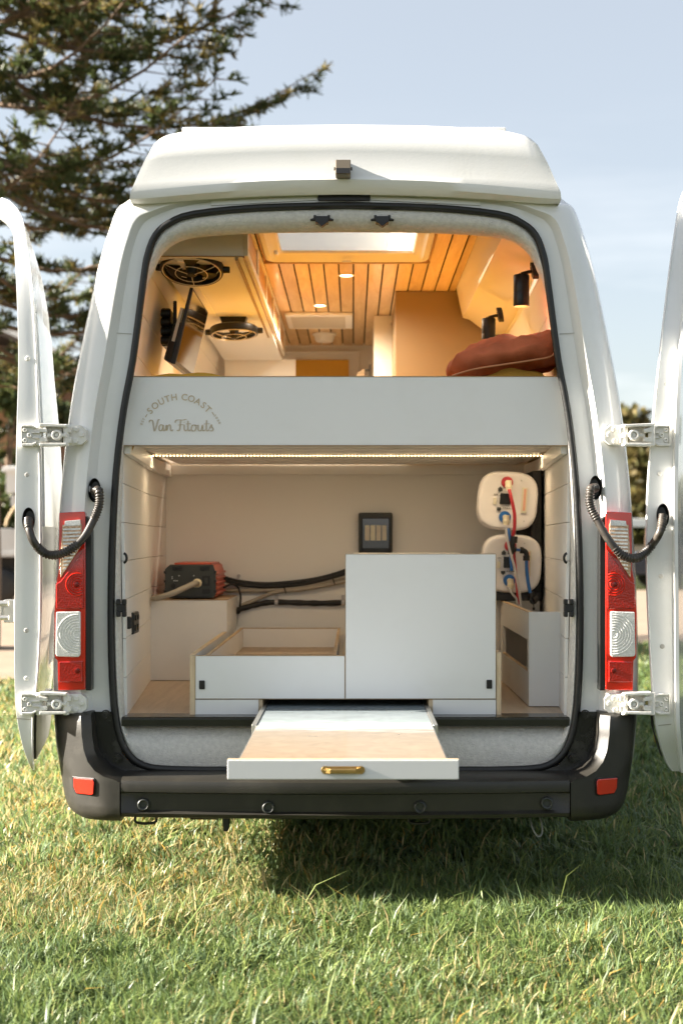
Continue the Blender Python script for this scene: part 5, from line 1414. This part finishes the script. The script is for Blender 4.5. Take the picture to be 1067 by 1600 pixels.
# ------------------------------------------------------------------ water heaters
def superell(cx_, cz_, rx, rz, e, nn=40):
    return [(cx_ + rx * math.copysign(abs(math.cos(t)) ** e, math.cos(t)), cz_ + rz * math.copysign(abs(math.sin(t)) ** e, math.sin(t))) for t in np.linspace(0, 2 * math.pi, nn, endpoint=False)]
def make_heater(label):
    t = thing('water_heater', label, 'water heater', (0, 0, 0), 'white water heaters stacked at the right')
    q = MB(); rr = []
    for Y, s in ((0.006, .80), (0, .90), (.003, .955), (.014, .99), (.03, 1.0), (.20, 1.0), (.32, 1.0), (.36, .95)):
        rr.append([Vector((x, Y, z)) for x, z in superell(0, 0, .130 * s, .127 * s, .62)])
    q.loft(rr, True, True); q.build('tank', M['heater'], t, smooth=True, angle=50)
    q = MB(); rr = [[Vector((x, Y, z)) for x, z in superell(0, 0, .130 * s, .127 * s, .62)] for Y, s in ((.055, 1.0), (.055, 1.012), (.068, 1.012), (.068, 1.0))]; q.loft(rr, True); q.build('seam_band', M['heater'], t, smooth=True, angle=30)
    q = MB(); q.box(-.035, .012, -.006, .004, -.018, .030); q.build('display', M['bp'], t, bevel=.002)
    q = MB()
    for z0, z1, s in ((.038, .058, 1), (-.050, -.032, -1)):
        zc = (z0 + z1) / 2; h_ = (z1 - z0) / 2
        pts = [(-.045, zc - h_ * s * 1), (-.027, zc - h_ * s * 1), (-.027, zc + h_ * s * .2), (-.036, zc + h_ * s), (-.045, zc + h_ * s * .2)]
        q.prism(pts, -.003, .004)
    q.build('icon_plate', M['greyp'], t)
    q = MB(); q.box(-.062, -.048, -.0026, .004, -.020, .008); q.build('note_label', M['label'], t)
    q = MB(); q.box(.058, .082, -.0022, .004, -.05, .06); q.build('warning_label', M['label'], t)
    q = MB(); q.box(.066, .077, -.0030, -.0024, -.04, .054); q.build('warning_stripe', M['labelr'], t)
    q = MB()
    for k in range(4): q.box(-.021 + k * .009, -.021 + k * .009 + .006, -.0026, .003, -.034, -.031)
    for k in range(3): q.box(-.062 + k * .006, -.062 + k * .006 + .004, -.0026, .003, .022, .025)
    q.build('small_print', M['greyp'], t)
    q = MB()
    for x, z in ((.052, .09), (.075, -.085)): q.cyl((x, -.002, z), (x, .01, z), .003, n=8)
    q.build('screws', M['screw'], t)
    for z, nm, m_ in ((.078, 'hot_collar', M['redp']), (-.072, 'cold_collar', M['bluep'])):
        q = MB(); q.lathe([(.010, -.005), (.024, -.004), (.026, .004)], (-.008, 0, z), (0, 1, 0), 24); q.build(nm, m_, t, smooth=True, angle=40)
        q = MB(); q.cyl((-.006, -.035, z - .004), (-.006, .002, z - .002), .012); q.cyl((-.002, -.034, z + .008), (-.002, -.034, z - .034), .012, .0135); q.lathe([(.0135, -.006), (.0155, -.004), (.0155, .004), (.0135, .006)], (-.002, -.034, z - .018), (0, 0, 1), 14)
        q.build('fitting', M['ivory'], t, smooth=True, angle=40)
    return t
Yh_ = 1.22
h1 = make_heater('upper white water heater with red collar, standing on the one below')
h2 = copy_tree(h1); h2['label'] = 'lower white water heater, partly hidden by the fridge front'
p = W(793, 782, Yh_); h1.location = p; h1.rotation_euler = (0, R(4), R(-4))
p = W(799, 881, Yh_); h2.location = p; h2.rotation_euler = (0, R(2), R(-4))
Yp = Yh_ - .045
cable('red_hose', 'red water hose dropping from the upper heater to the floor cabinet', [W(795, 765, Yp), W(800, 785, Yp - .015), W(803.5, 805, Yp - .02), W(803, 828, Yp - .02), W(799, 842, Yp - .01)], .0075, M['redp'])
cable('red_hose', 'lower length of red water hose in front of the lower heater', [W(802, 850, Yp - .01), W(803, 868, Yp), W(805, 890, Yp), W(808, 925, Yp), W(809, 945, Yp)], .006, M['redp'])
cable('blue_hose', 'short blue water hose between the two heaters', [W(794, 826, Yp), W(795, 836, Yp - .01), W(797, 846, Yp - .01)], .0075, M['bluep'])
cable('blue_hose', 'blue water hose behind the clear one on the lower heater', [W(797, 862, Yp), W(798, 876, Yp), W(799, 892, Yp)], .007, M['bluep'])
cable('blue_hose', 'long blue water hose hanging from the black elbow at the right', [W(822, 876, Yp), W(823, 895, Yp), W(825, 912, Yp), W(828, 926, Yp), W(830, 932, Yp)], .0075, M['bluep'])
cable('blue_hose', 'short level blue water hose joining the black tee to the elbow', [W(800, 858, Yp), W(808, 859, Yp), W(814, 860, Yp)], .006, M['bluep'])
cable('clear_hose', 'long grey clear hose crossing in front of both heaters', [W(790, 826, Yp - .02), W(792, 840, Yp - .03), W(796, 860, Yp - .03), W(803, 885, Yp - .03), (W(809, 915, Yp - .03)), W(813, 940, Yp - .02), W(814, 962, Yp)], .0055, M['clearp'])
cable('clear_hose', 'short grey clear hose leaving the foot of the lower heater', [W(793, 917, Yp), W(800, 928, Yp - .01), W(807, 938, Yp - .01), W(810, 962, Yp)], .005, M['clearp'])
tee = MB()
tee.tube(smooth_path([W(802, 838, Yp - .015), W(800, 850, Yp - .015), W(799, 864, Yp - .01)], 4), .0125, 10); tee.cyl(W(803, 838, Yp - .015), W(802, 848, Yp - .015), .015); tee.cyl(W(798, 856, Yp - .01), W(798, 866, Yp - .01), .014)
tee.cyl(W(798, 858, Yp), W(806, 859, Yp), .011)
tag(tee.build('pipe_tee', M['bp'], smooth=True, angle=40), 'black plastic pipe tee joining the red and blue hoses', 'pipe fitting')
el = MB(); el.tube(smooth_path([W(812, 859.5, Yp), W(819, 861, Yp), W(822, 866, Yp), W(822, 875, Yp)], 5), .0115, 10); el.cyl(W(812, 859.5, Yp), W(817, 860, Yp), .0145); el.cyl(W(822, 868, Yp), W(822, 876, Yp), .0145)
tag(el.build('pipe_elbow', M['bp'], smooth=True, angle=40), 'black plastic pipe elbow above the long blue hose', 'pipe fitting')
vl = MB(); vl.cyl(W(829, 926, Yp), W(832, 936, Yp), .014); vl.lathe([(.0, -.016), (.016, -.012), (.018, 0), (.016, .012), (0, .016)], W(833, 938, Yp), (0, 1, 0), 16); vl.cyl(W(833, 938, Yp - .02), W(838, 934, Yp - .01), .010); vl.tube([W(833, 943, Yp), W(833.5, 950, Yp)], .0025, 6); vl.cyl(W(833.3, 949, Yp), W(833.5, 953, Yp), .005, n=8)
tag(vl.build('drain_valve', M['bp'], smooth=True, angle=40), 'black drain valve at the foot of the long blue hose', 'valve')
blk = MB()
for k in range(5):
    r_ = .055 + .008 * k
    ctr = W(826, 905, Yh_ + .10 + .012 * k)
    blk.tube([ctr + Vector((r_ * .95 * math.cos(t) + .012, 0, r_ * 1.15 * math.sin(t))) for t in np.linspace(-2.2, 1.5, 24)], .007, 6)
tag(blk.build('hose_coil', M['cable'], smooth=True, angle=180), 'coil of black hose stuffed beside the lower water heater', 'hose')
st2 = MB(); st2.box(.80, .845, Yh_ + .02, YB_ - .02, .99, 1.555); tag(st2.build('cable_duct', M['black'], bevel=.01), 'dark upright duct behind the water heaters against the right wall', 'duct')
hb = MB(); hb.box(.62, .835, Yh_ + .01, YB_ - .02, .990, 1.024); tag(hb.build('heater_shelf', M['bp'], bevel=.003), 'black shelf carrying the lower water heater', 'shelf')

# ------------------------------------------------------------------ fittings on the lining
def fit(name, px, py, Y, w, h, m_, parent=van, d=.012):
    p = W(px, py, Y); q = MB(); q.box(p.x - w / 2, p.x + w / 2, p.y - d, p.y + d, p.z - h / 2, p.z + h / 2); return q.build(name, m_, parent, bevel=.004)
for x, s in ((190.5, 1), (887.5, -1)):
    o_ = fit('striker', x, 950, -.01, .032, .030, M['bp'])
    for dx in (-.010, .010):
        for dz in (-.021, .021):
            q = MB(); p = W(x, 950, -.015); q.box(p.x + dx - .007, p.x + dx + .007, p.y - .012, p.y + .01, p.z + dz - .010, p.z + dz + .010); q.build('striker_roller', M['bp'], o_, bevel=.004)
p = W(199, 973, .12); q = MB(); q.box(p.x - .004, p.x + .014, p.y - .012, p.y + .012, p.z - .022, p.z + .022); q.box(p.x + .006, p.x + .018, p.y - .008, p.y + .004, p.z - .02, p.z + .02); q.build('wall_catch', M['bp'], van, bevel=.004)
sx_ = -hw(.95, .36); p = Vector((sx_, .36, W(0, 973, .36).z))
q = MB(); q.box(p.x - .002, p.x + .012, p.y - .065, p.y + .065, p.z - .040, p.z + .040); so = q.build('power_socket', M['bp'], van, bevel=.003)
q = MB()
q.box(p.x + .0122, p.x + .0135, p.y - .060, p.y + .060, p.z - .036, p.z + .036); fo = q.build('face_plate', M['greyp'], so)
q = MB()
for dy in (-.03, .03):
    q.cyl((p.x + .0136, p.y + dy, p.z + .02), (p.x + .018, p.y + dy, p.z + .02), .010, n=12); q.box(p.x + .0136, p.x + .017, p.y + dy - .010, p.y + dy + .010, p.z - .028, p.z - .006)
q.build('socket_holes', M['bp'], so)
for x, s in ((193, 1), (886, -1)):
    p = W(x, 872, .03); q = MB(); q.tube([p + Vector((s * .012 * math.cos(t), 0, .017 * math.sin(t))) for t in np.linspace(-1.4, 1.4, 12)], .0045, 8); q.build('hook', M['bp'], van, smooth=True)

# ------------------------------------------------------------------ background
def tinted_mesh(name, quads, tints, m_, parent=None):
    V = np.array(quads, dtype=np.float32); n_ = len(V)
    me = bpy.data.meshes.new(name); me.vertices.add(n_ * 4); me.vertices.foreach_set('co', V.reshape(-1))
    me.loops.add(n_ * 4); me.loops.foreach_set('vertex_index', np.arange(n_ * 4, dtype=np.int32)); me.polygons.add(n_); me.polygons.foreach_set('loop_start', (np.arange(n_) * 4).astype(np.int32)); me.update(calc_edges=True)
    at = me.attributes.new('tint', 'FLOAT_COLOR', 'POINT'); cc = np.ones((n_, 4, 4)); cc[:, :, :3] = np.array(tints)[:, None, :]
    at.data.foreach_set('color', cc.reshape(-1).astype(np.float32)); me.materials.append(m_)
    o = bpy.data.objects.new(name, me); COL.objects.link(o)
    if parent is not None:
        o.parent = parent; o.location = -WORLDLOC.get(parent.name, Vector((0, 0, 0)))
    WORLDLOC[o.name] = Vector((0, 0, 0))
    return o

def needle_tree(loc, label, seed, zlo, zhi, step, Lf, group=None):
    rr = random.Random(seed); t = thing('pine_tree', label, 'tree', loc, group); base = Vector(loc)
    tk = MB(); tk.tube([base + Vector((.05 * math.sin(z), .05 * math.cos(z * .7), z)) for z in np.linspace(0, zhi + 2, 14)], lambda u: .30 * (1 - u) + .05, 12)
    tro = tk.build('trunk', M['bark'], t, smooth=True, angle=180)
    br = MB(); Q = []; T = []
    z = zlo
    while z < zhi:
        nb = rr.randint(5, 7) if z > 5.0 else rr.randint(4, 5); a0 = rr.random() * 6.28
        for b in range(nb):
            az = a0 + b * 6.283 / nb + rr.uniform(-.25, .25); Lb = Lf(z) * rr.uniform(.72, 1.08)
            dirv = Vector((math.cos(az), math.sin(az), 0)); side = Vector((-dirv.y, dirv.x, 0))
            path = []
            el = rr.uniform(-.02, .14); curl = rr.uniform(.05, .16); z0 = z + rr.uniform(-.22, .22)
            for k in range(9):
                u = k / 8; path.append(base + dirv * Lb * u + side * .2 * math.sin(u * 3 + seed) * u + Vector((0, 0, z0 + Lb * (el * u - .17 * math.sin(u * 3.0) + curl * u * u))))
            br.tube(path, lambda u: .032 * (1 - u) + .005, 5)
            nsub = int(Lb / .075)
            for i in range(nsub):
                u = .16 + .84 * (i + rr.random()) / nsub
                f = u * 8; k = min(int(f), 7); p0 = path[k].lerp(path[k + 1], f - k)
                sgn = 1 if i % 2 else -1
                ln = (.18 + .55 * math.sin(min(1, (1.06 - u) * 1.9) * 1.57)) * rr.uniform(.5, 1.1)
                d2 = (side * sgn * rr.uniform(.55, 1.0) + dirv * rr.uniform(.5, 1.0)).normalized()
                if rr.random() < .25: continue
                nt_ = max(2, int(ln / .075))
                up = rr.uniform(-.05, .35)
                br.tube([p0, p0 + d2 * ln * .5 + Vector((0, 0, ln * (-.05 + up * .25))), p0 + d2 * ln + Vector((0, 0, ln * (-.10 + up)))], lambda u_: .008 * (1 - u_) + .003, 3, caps=False)
                for j in range(nt_):
                    v = (j + .6) / nt_
                    if v < .45: continue
                    c = p0 + d2 * ln * v + Vector((0, 0, ln * (-.10 * v + up * v * v)))
                    base_t = Vector((.062, .080, .026)) if rr.random() < .72 else Vector((.17, .135, .040))
                    base_t = base_t * rr.uniform(.7, 1.3)
                    for nn_ in range(10):
                        dv = (d2 * rr.uniform(.1, 1.0) + Vector((rr.gauss(0, .6), rr.gauss(0, .6), rr.gauss(.35, .5)))).normalized()
                        l_ = rr.uniform(.07, .15); w_ = dv.orthogonal().normalized()
                        if rr.random() < .5: w_ = dv.cross(w_)
                        w_ *= .014
                        Q.append((c - w_, c + w_, c + dv * l_ + w_ * .5, c + dv * l_ - w_ * .5)); T.append(tuple(base_t))
        z += step * rr.uniform(.85, 1.2)
    br.build('branches', M['bark'], tro, smooth=True, angle=180)
    tinted_mesh('crown', Q, T, M['leaf'], t)
    return len(Q)
needle_tree((-4.42, 11.5, 0), 'large dark green pine tree with level branches behind the left door', 11, 3.4, 9.8, .46, lambda z: 2.75 + 1.45 * min(1, max(0, (z - 4.4) / 2.2)))

def leafy_tree(loc, h, r_, label, seed, cols, n_, group=None, ls=.22, name='tree', cat='tree', trunk=True, flat=.8):
    rr = random.Random(seed); t = thing(name, label, cat, loc, group); base = Vector(loc)
    tk = MB(); top = base + Vector((0, 0, h * .62))
    tk.tube([base, base + Vector((.1, 0, h * .3)), top], lambda u: h * (.03 - .018 * u), 10)
    cl = []
    for k in range(11):
        a_ = rr.random() * 6.28; rad = r_ * rr.uniform(.15, .8); z_ = h * rr.uniform(.42 if trunk else .15, .92)
        c = base + Vector((rad * math.cos(a_), rad * math.sin(a_), z_)); cl.append((c, r_ * rr.uniform(.28, .5)))
        tk.tube([base + Vector((0, 0, h * rr.uniform(.2, .5))), (base + Vector((0, 0, h * .45))).lerp(c, .5) + Vector((0, 0, .1 * h * .2)), c], lambda u: h * (.012 - .009 * u), 6)
    tk.build('trunk', M['bark'], t, smooth=True, angle=180)
    Q = []; T = []
    for i in range(n_):
        c, cr_ = rr.choice(cl); d_ = Vector((rr.gauss(0, 1), rr.gauss(0, 1), rr.gauss(0, 1))).normalized() * cr_ * rr.uniform(.35, 1.05) ** .7; d_.z *= flat
        p_ = c + d_; n1_ = Vector((rr.gauss(0, 1), rr.gauss(0, 1), rr.gauss(0, 1))).normalized(); a_ = n1_.orthogonal().normalized(); b__ = n1_.cross(a_); s_ = ls * rr.uniform(.6, 1.3)
        Q.append((p_ - a_ * s_ - b__ * s_ * .5, p_ + a_ * s_ - b__ * s_ * .5, p_ + a_ * s_ * .7 + b__ * s_ * .5, p_ - a_ * s_ * .7 + b__ * s_ * .5)); c_ = Vector(rr.choice(cols)) * rr.uniform(.7, 1.25); T.append(tuple(c_))
    tinted_mesh('crown', Q, T, M['leaf'], t)
gold = [(.115, .095, .030), (.085, .08, .025), (.16, .12, .04)]
dark = [(.045, .065, .020), (.06, .075, .024), (.10, .10, .03)]
def at(px, Y): 
    p = W(px, 845, Y); return (p.x, Y, 0)
leafy_tree(at(962, 62), 7.2, 3.0, 'golden green tree beyond the road seen just right of the van body', 21, gold, 3200, 'trees across the road', .2)
leafy_tree(at(1012, 70), 7.9, 3.2, 'golden green tree seen through the gap beside the right door hinge', 22, gold, 3200, 'trees across the road', .2)
leafy_tree(at(1085, 66), 7.6, 3.0, 'golden green tree mostly hidden by the right door', 23, gold, 2400, 'trees across the road', .2)
leafy_tree(at(890, 80), 7.5, 3.6, 'darker tree hidden behind the right rear pillar', 24, dark, 1500, 'trees across the road', .25)
leafy_tree(at(100, 29.5), 4.9, 1.25, 'dark green bush standing before the brown house between door and van', 25, dark, 2600, 'bushes by the house', .09, 'bush', 'bush', False)
leafy_tree(at(12, 29), 5.2, 1.3, 'leafy bush left of the open left door', 26, [(.07, .10, .03), (.11, .12, .035)], 2600, 'bushes by the house', .09, 'bush', 'bush', False)
leafy_tree(at(-70, 29), 4.8, 1.6, 'bush at the far left outside the door', 27, dark, 1200, 'bushes by the house', .12, 'bush', 'bush', False)
# house
ho = thing('house', 'brown brick house with white edged grey roof behind the left door', 'house', (-8.5, 34, 0))
def H(px, py): return W(px, py, 34)
brick = mat('brown_brick', (.20, .105, .06), .85, var=.3, vscale=4, bump=.3, bscale=20)
hx0, hx1 = H(-160, 0).x, H(112, 0).x
q = MB(); q.box(hx0, hx1, 34, 42, 0, H(0, 592).z); q.build('wall', brick, ho)
ridx = H(10, 0).x
q = MB(); q.loft([[Vector((hx0 - .4, Y, H(0, 575).z)), Vector((ridx, Y, H(0, 512).z)), Vector((hx1 + 1.0, Y, H(0, 585).z)), Vector((hx1 + .9, Y, H(0, 600).z)), Vector((ridx, Y, H(0, 528).z)), Vector((hx0 - .4, Y, H(0, 592).z))] for Y in (33.4, 42.6)], True, True)
q.build('roof', mat('dark_tiles', (.085, .065, .055), .8, var=.3, vscale=3), ho)
q = MB(); q.loft([[Vector((x, Y, z)) for x, z in ((ridx, H(0, 511).z), (hx1 + 1.05, H(0, 584).z), (hx1 + 1.05, H(0, 594).z), (ridx, H(0, 521).z))] for Y in (33.2, 33.38)], True, True)
q.build('fascia', M['lamwall'], ho)
q = MB(); q.box(H(62, 0).x, H(98, 0).x, 33.93, 33.99, H(0, 660).z, H(0, 600).z); wo = q.build('window', mat('timber_window', (.34, .22, .12), .6), ho)
q = MB(); q.box(H(66, 0).x, H(78, 0).x, 33.9, 33.925, H(0, 656).z, H(0, 606).z); q.box(H(81, 0).x, H(94, 0).x, 33.9, 33.925, H(0, 656).z, H(0, 606).z); q.build('pane', M['window'], wo)
q = MB(); q.box(H(-10, 0).x, H(30, 0).x, 33.9, 33.99, H(0, 700).z, H(0, 640).z); q.build('garage_door', mat('orange_timber', (.36, .19, .09), .7, var=.2), ho)
q = MB(); q.box(H(-20, 0).x, H(34, 0).x, 33.0, 33.9, H(0, 628).z, H(0, 622).z); q.build('veranda_beam', M['lamwall'], ho)
# parked work ute, only a sliver left of the door
ut = thing('parked_ute', 'white work ute with alloy tray parked beyond the left door', 'ute', at(-40, 24))
def U(px, py, Y=24): return W(px, py, Y)
alloy = mat('alloy_tray', (.55, .55, .54), .4, .4, var=.15, vscale=4)
q = MB(); q.box(U(-330, 0).x, U(70, 0).x, 24.00, 25.90, U(0, 866).z, U(0, 826).z); q.box(U(-330, 0).x, U(72, 0).x, 23.97, 25.93, U(0, 870).z, U(0, 862).z); q.build('tray', alloy, ut, bevel=.01)
q = MB(); q.box(U(-330, 0).x, U(60, 0).x, 24.20, 25.70, U(0, 892).z, U(0, 868).z); q.build('chassis', M['black'], ut)
q = MB(); q.box(U(8, 0).x, U(60, 0).x, 24.10, 24.50, U(0, 770).z, U(0, 728).z); q.box(U(3, 0).x, U(62, 0).x, 24.05, 24.50, U(0, 737).z, U(0, 729).z); q.build('tool_box', M['paint'], ut, bevel=.01)
q = MB(); q.box(U(6, 0).x, U(60, 0).x, 24.60, 25.20, U(0, 790).z, U(0, 772).z); q.build('crate', M['paint'], ut, bevel=.01)
q = MB(); q.box(U(-330, 0).x, U(-60, 0).x, 24.05, 25.85, U(0, 826).z, U(0, 700).z); q.build('cab', M['paint'], ut, bevel=.06)
q = MB(); q.tube(smooth_path([U(10, 822), U(12, 812), U(22, 795), U(34, 785)], 5), .028, 8); q.build('strap', mat('tan_strap', (.5, .38, .22), .6), ut, smooth=True)
wm2 = MB(); wm2.lathe([(0, 0), (.2, 0), (.3, .01), (.34, .05), (.34, .2), (.3, .22), (0, .22)], (0, 0, 0), (0, 1, 0), 28)
for x in (2, -250):
    for Y in (24.00, 25.60):
        w_ = wm2.build('wheel', M['rubber'], ut, smooth=True, angle=40); pp = U(x, 0, Y); w_.location = Vector((pp.x, Y, .34)) - WORLDLOC[ut.name]
# dark car on the right
def car(px, Y, label, m_, w_=4.3):
    c = thing('parked_car', label, 'car', at(px, Y)); x0 = W(px, 0, Y).x; d_ = 1.8
    prof = [(0, .35), (0, .75), (.15, .95), (.9, 1.0), (1.5, 1.45), (3.2, 1.5), (3.9, 1.02), (4.25, .95), (4.3, .4)]
    q = MB(); q.loft([[Vector((x0 + x, y_, z + (0 if z < 1.05 else -.0))) for x, z in prof] for y_ in (Y, Y + .12, Y + d_ - .12, Y + d_)], True, True); q.build('body', m_, c, bevel=.04)
    for a_, b__ in (((1.15, 1.03), (1.58, 1.40)), ((2.4, 1.03), (2.4, 1.42))):
        pass
    q = MB(); q.loft([[Vector((x0 + x, Y - .012, z)) for x, z in ((1.1, 1.04), (1.58, 1.40), (2.3, 1.43), (2.3, 1.04))], [Vector((x0 + x, Y + .02, z)) for x, z in ((1.1, 1.04), (1.58, 1.40), (2.3, 1.43), (2.3, 1.04))]], True, True); q.build('window', M['window'], c)
    q = MB(); q.loft([[Vector((x0 + x, Y - .012, z)) for x, z in ((2.4, 1.04), (2.4, 1.43), (3.15, 1.43), (3.7, 1.04))], [Vector((x0 + x, Y + .02, z)) for x, z in ((2.4, 1.04), (2.4, 1.43), (3.15, 1.43), (3.7, 1.04))]], True, True); q.build('window', M['window'], c)
    for x in (.85, 3.4):
        for yy in (Y - .02, Y + d_ - .2):
            ww = wm2.build('wheel', M['rubber'], c, smooth=True, angle=40); ww.location = Vector((x0 + x, yy, .33)) - WORLDLOC[c.name]
car(985, 32, 'dark blue parked car glimpsed between the van and the right door', mat('dark_car_paint', (.012, .016, .03), .2, coat=.6))
# pale wall and fence across the road
wl_ = MB()
for k in range(16):
    x = W(900, 0, 48).x + k * .9; wl_.box(x, x + .88, 48, 48.25, 0, .95 + .06 * (k % 3))
tag(wl_.build('low_wall', mat('sandstone_wall', (.42, .33, .24), .85, var=.25, vscale=2)), 'low sandstone wall across the road on the right', 'wall')
tag(MB().box(W(960, 0, 47).x, W(1018, 0, 47).x, 46.6, 47.4, 1.75, 2.05).box(W(962, 0, 47).x, W(964, 0, 47).x, 46.9, 47.0, 0, 1.75).box(W(1014, 0, 47).x, W(1016, 0, 47).x, 46.9, 47.0, 0, 1.75).build('shelter', M['lamwall'], bevel=.02), 'small pale shelter roof on posts across the road', 'shelter')
tl_ = []; tt = []
rr = random.Random(5)
for i in range(9000):
    x = rr.uniform(-130, 130); Y = rr.uniform(118, 126); hgt = 4.5 + 1.5 * math.sin(x * .21) + math.sin(x * .53); z = rr.uniform(0, hgt); n1_ = Vector((rr.gauss(0, 1), rr.gauss(0, 1), rr.gauss(0, 1))).normalized(); a_ = n1_.orthogonal().normalized(); b__ = n1_.cross(a_); s_ = rr.uniform(.35, .8); p_ = Vector((x, Y, z))
    tl_.append((p_ - a_ * s_ - b__ * s_, p_ + a_ * s_ - b__ * s_, p_ + a_ * s_ + b__ * s_, p_ - a_ * s_ + b__ * s_)); c_ = Vector(rr.choice(dark + gold)) * rr.uniform(.7, 1.2); tt.append(tuple(c_))
tag(tinted_mesh('far_wood', tl_, tt, M['leaf']), 'far off belt of trees along the horizon', 'wood', kind='stuff')
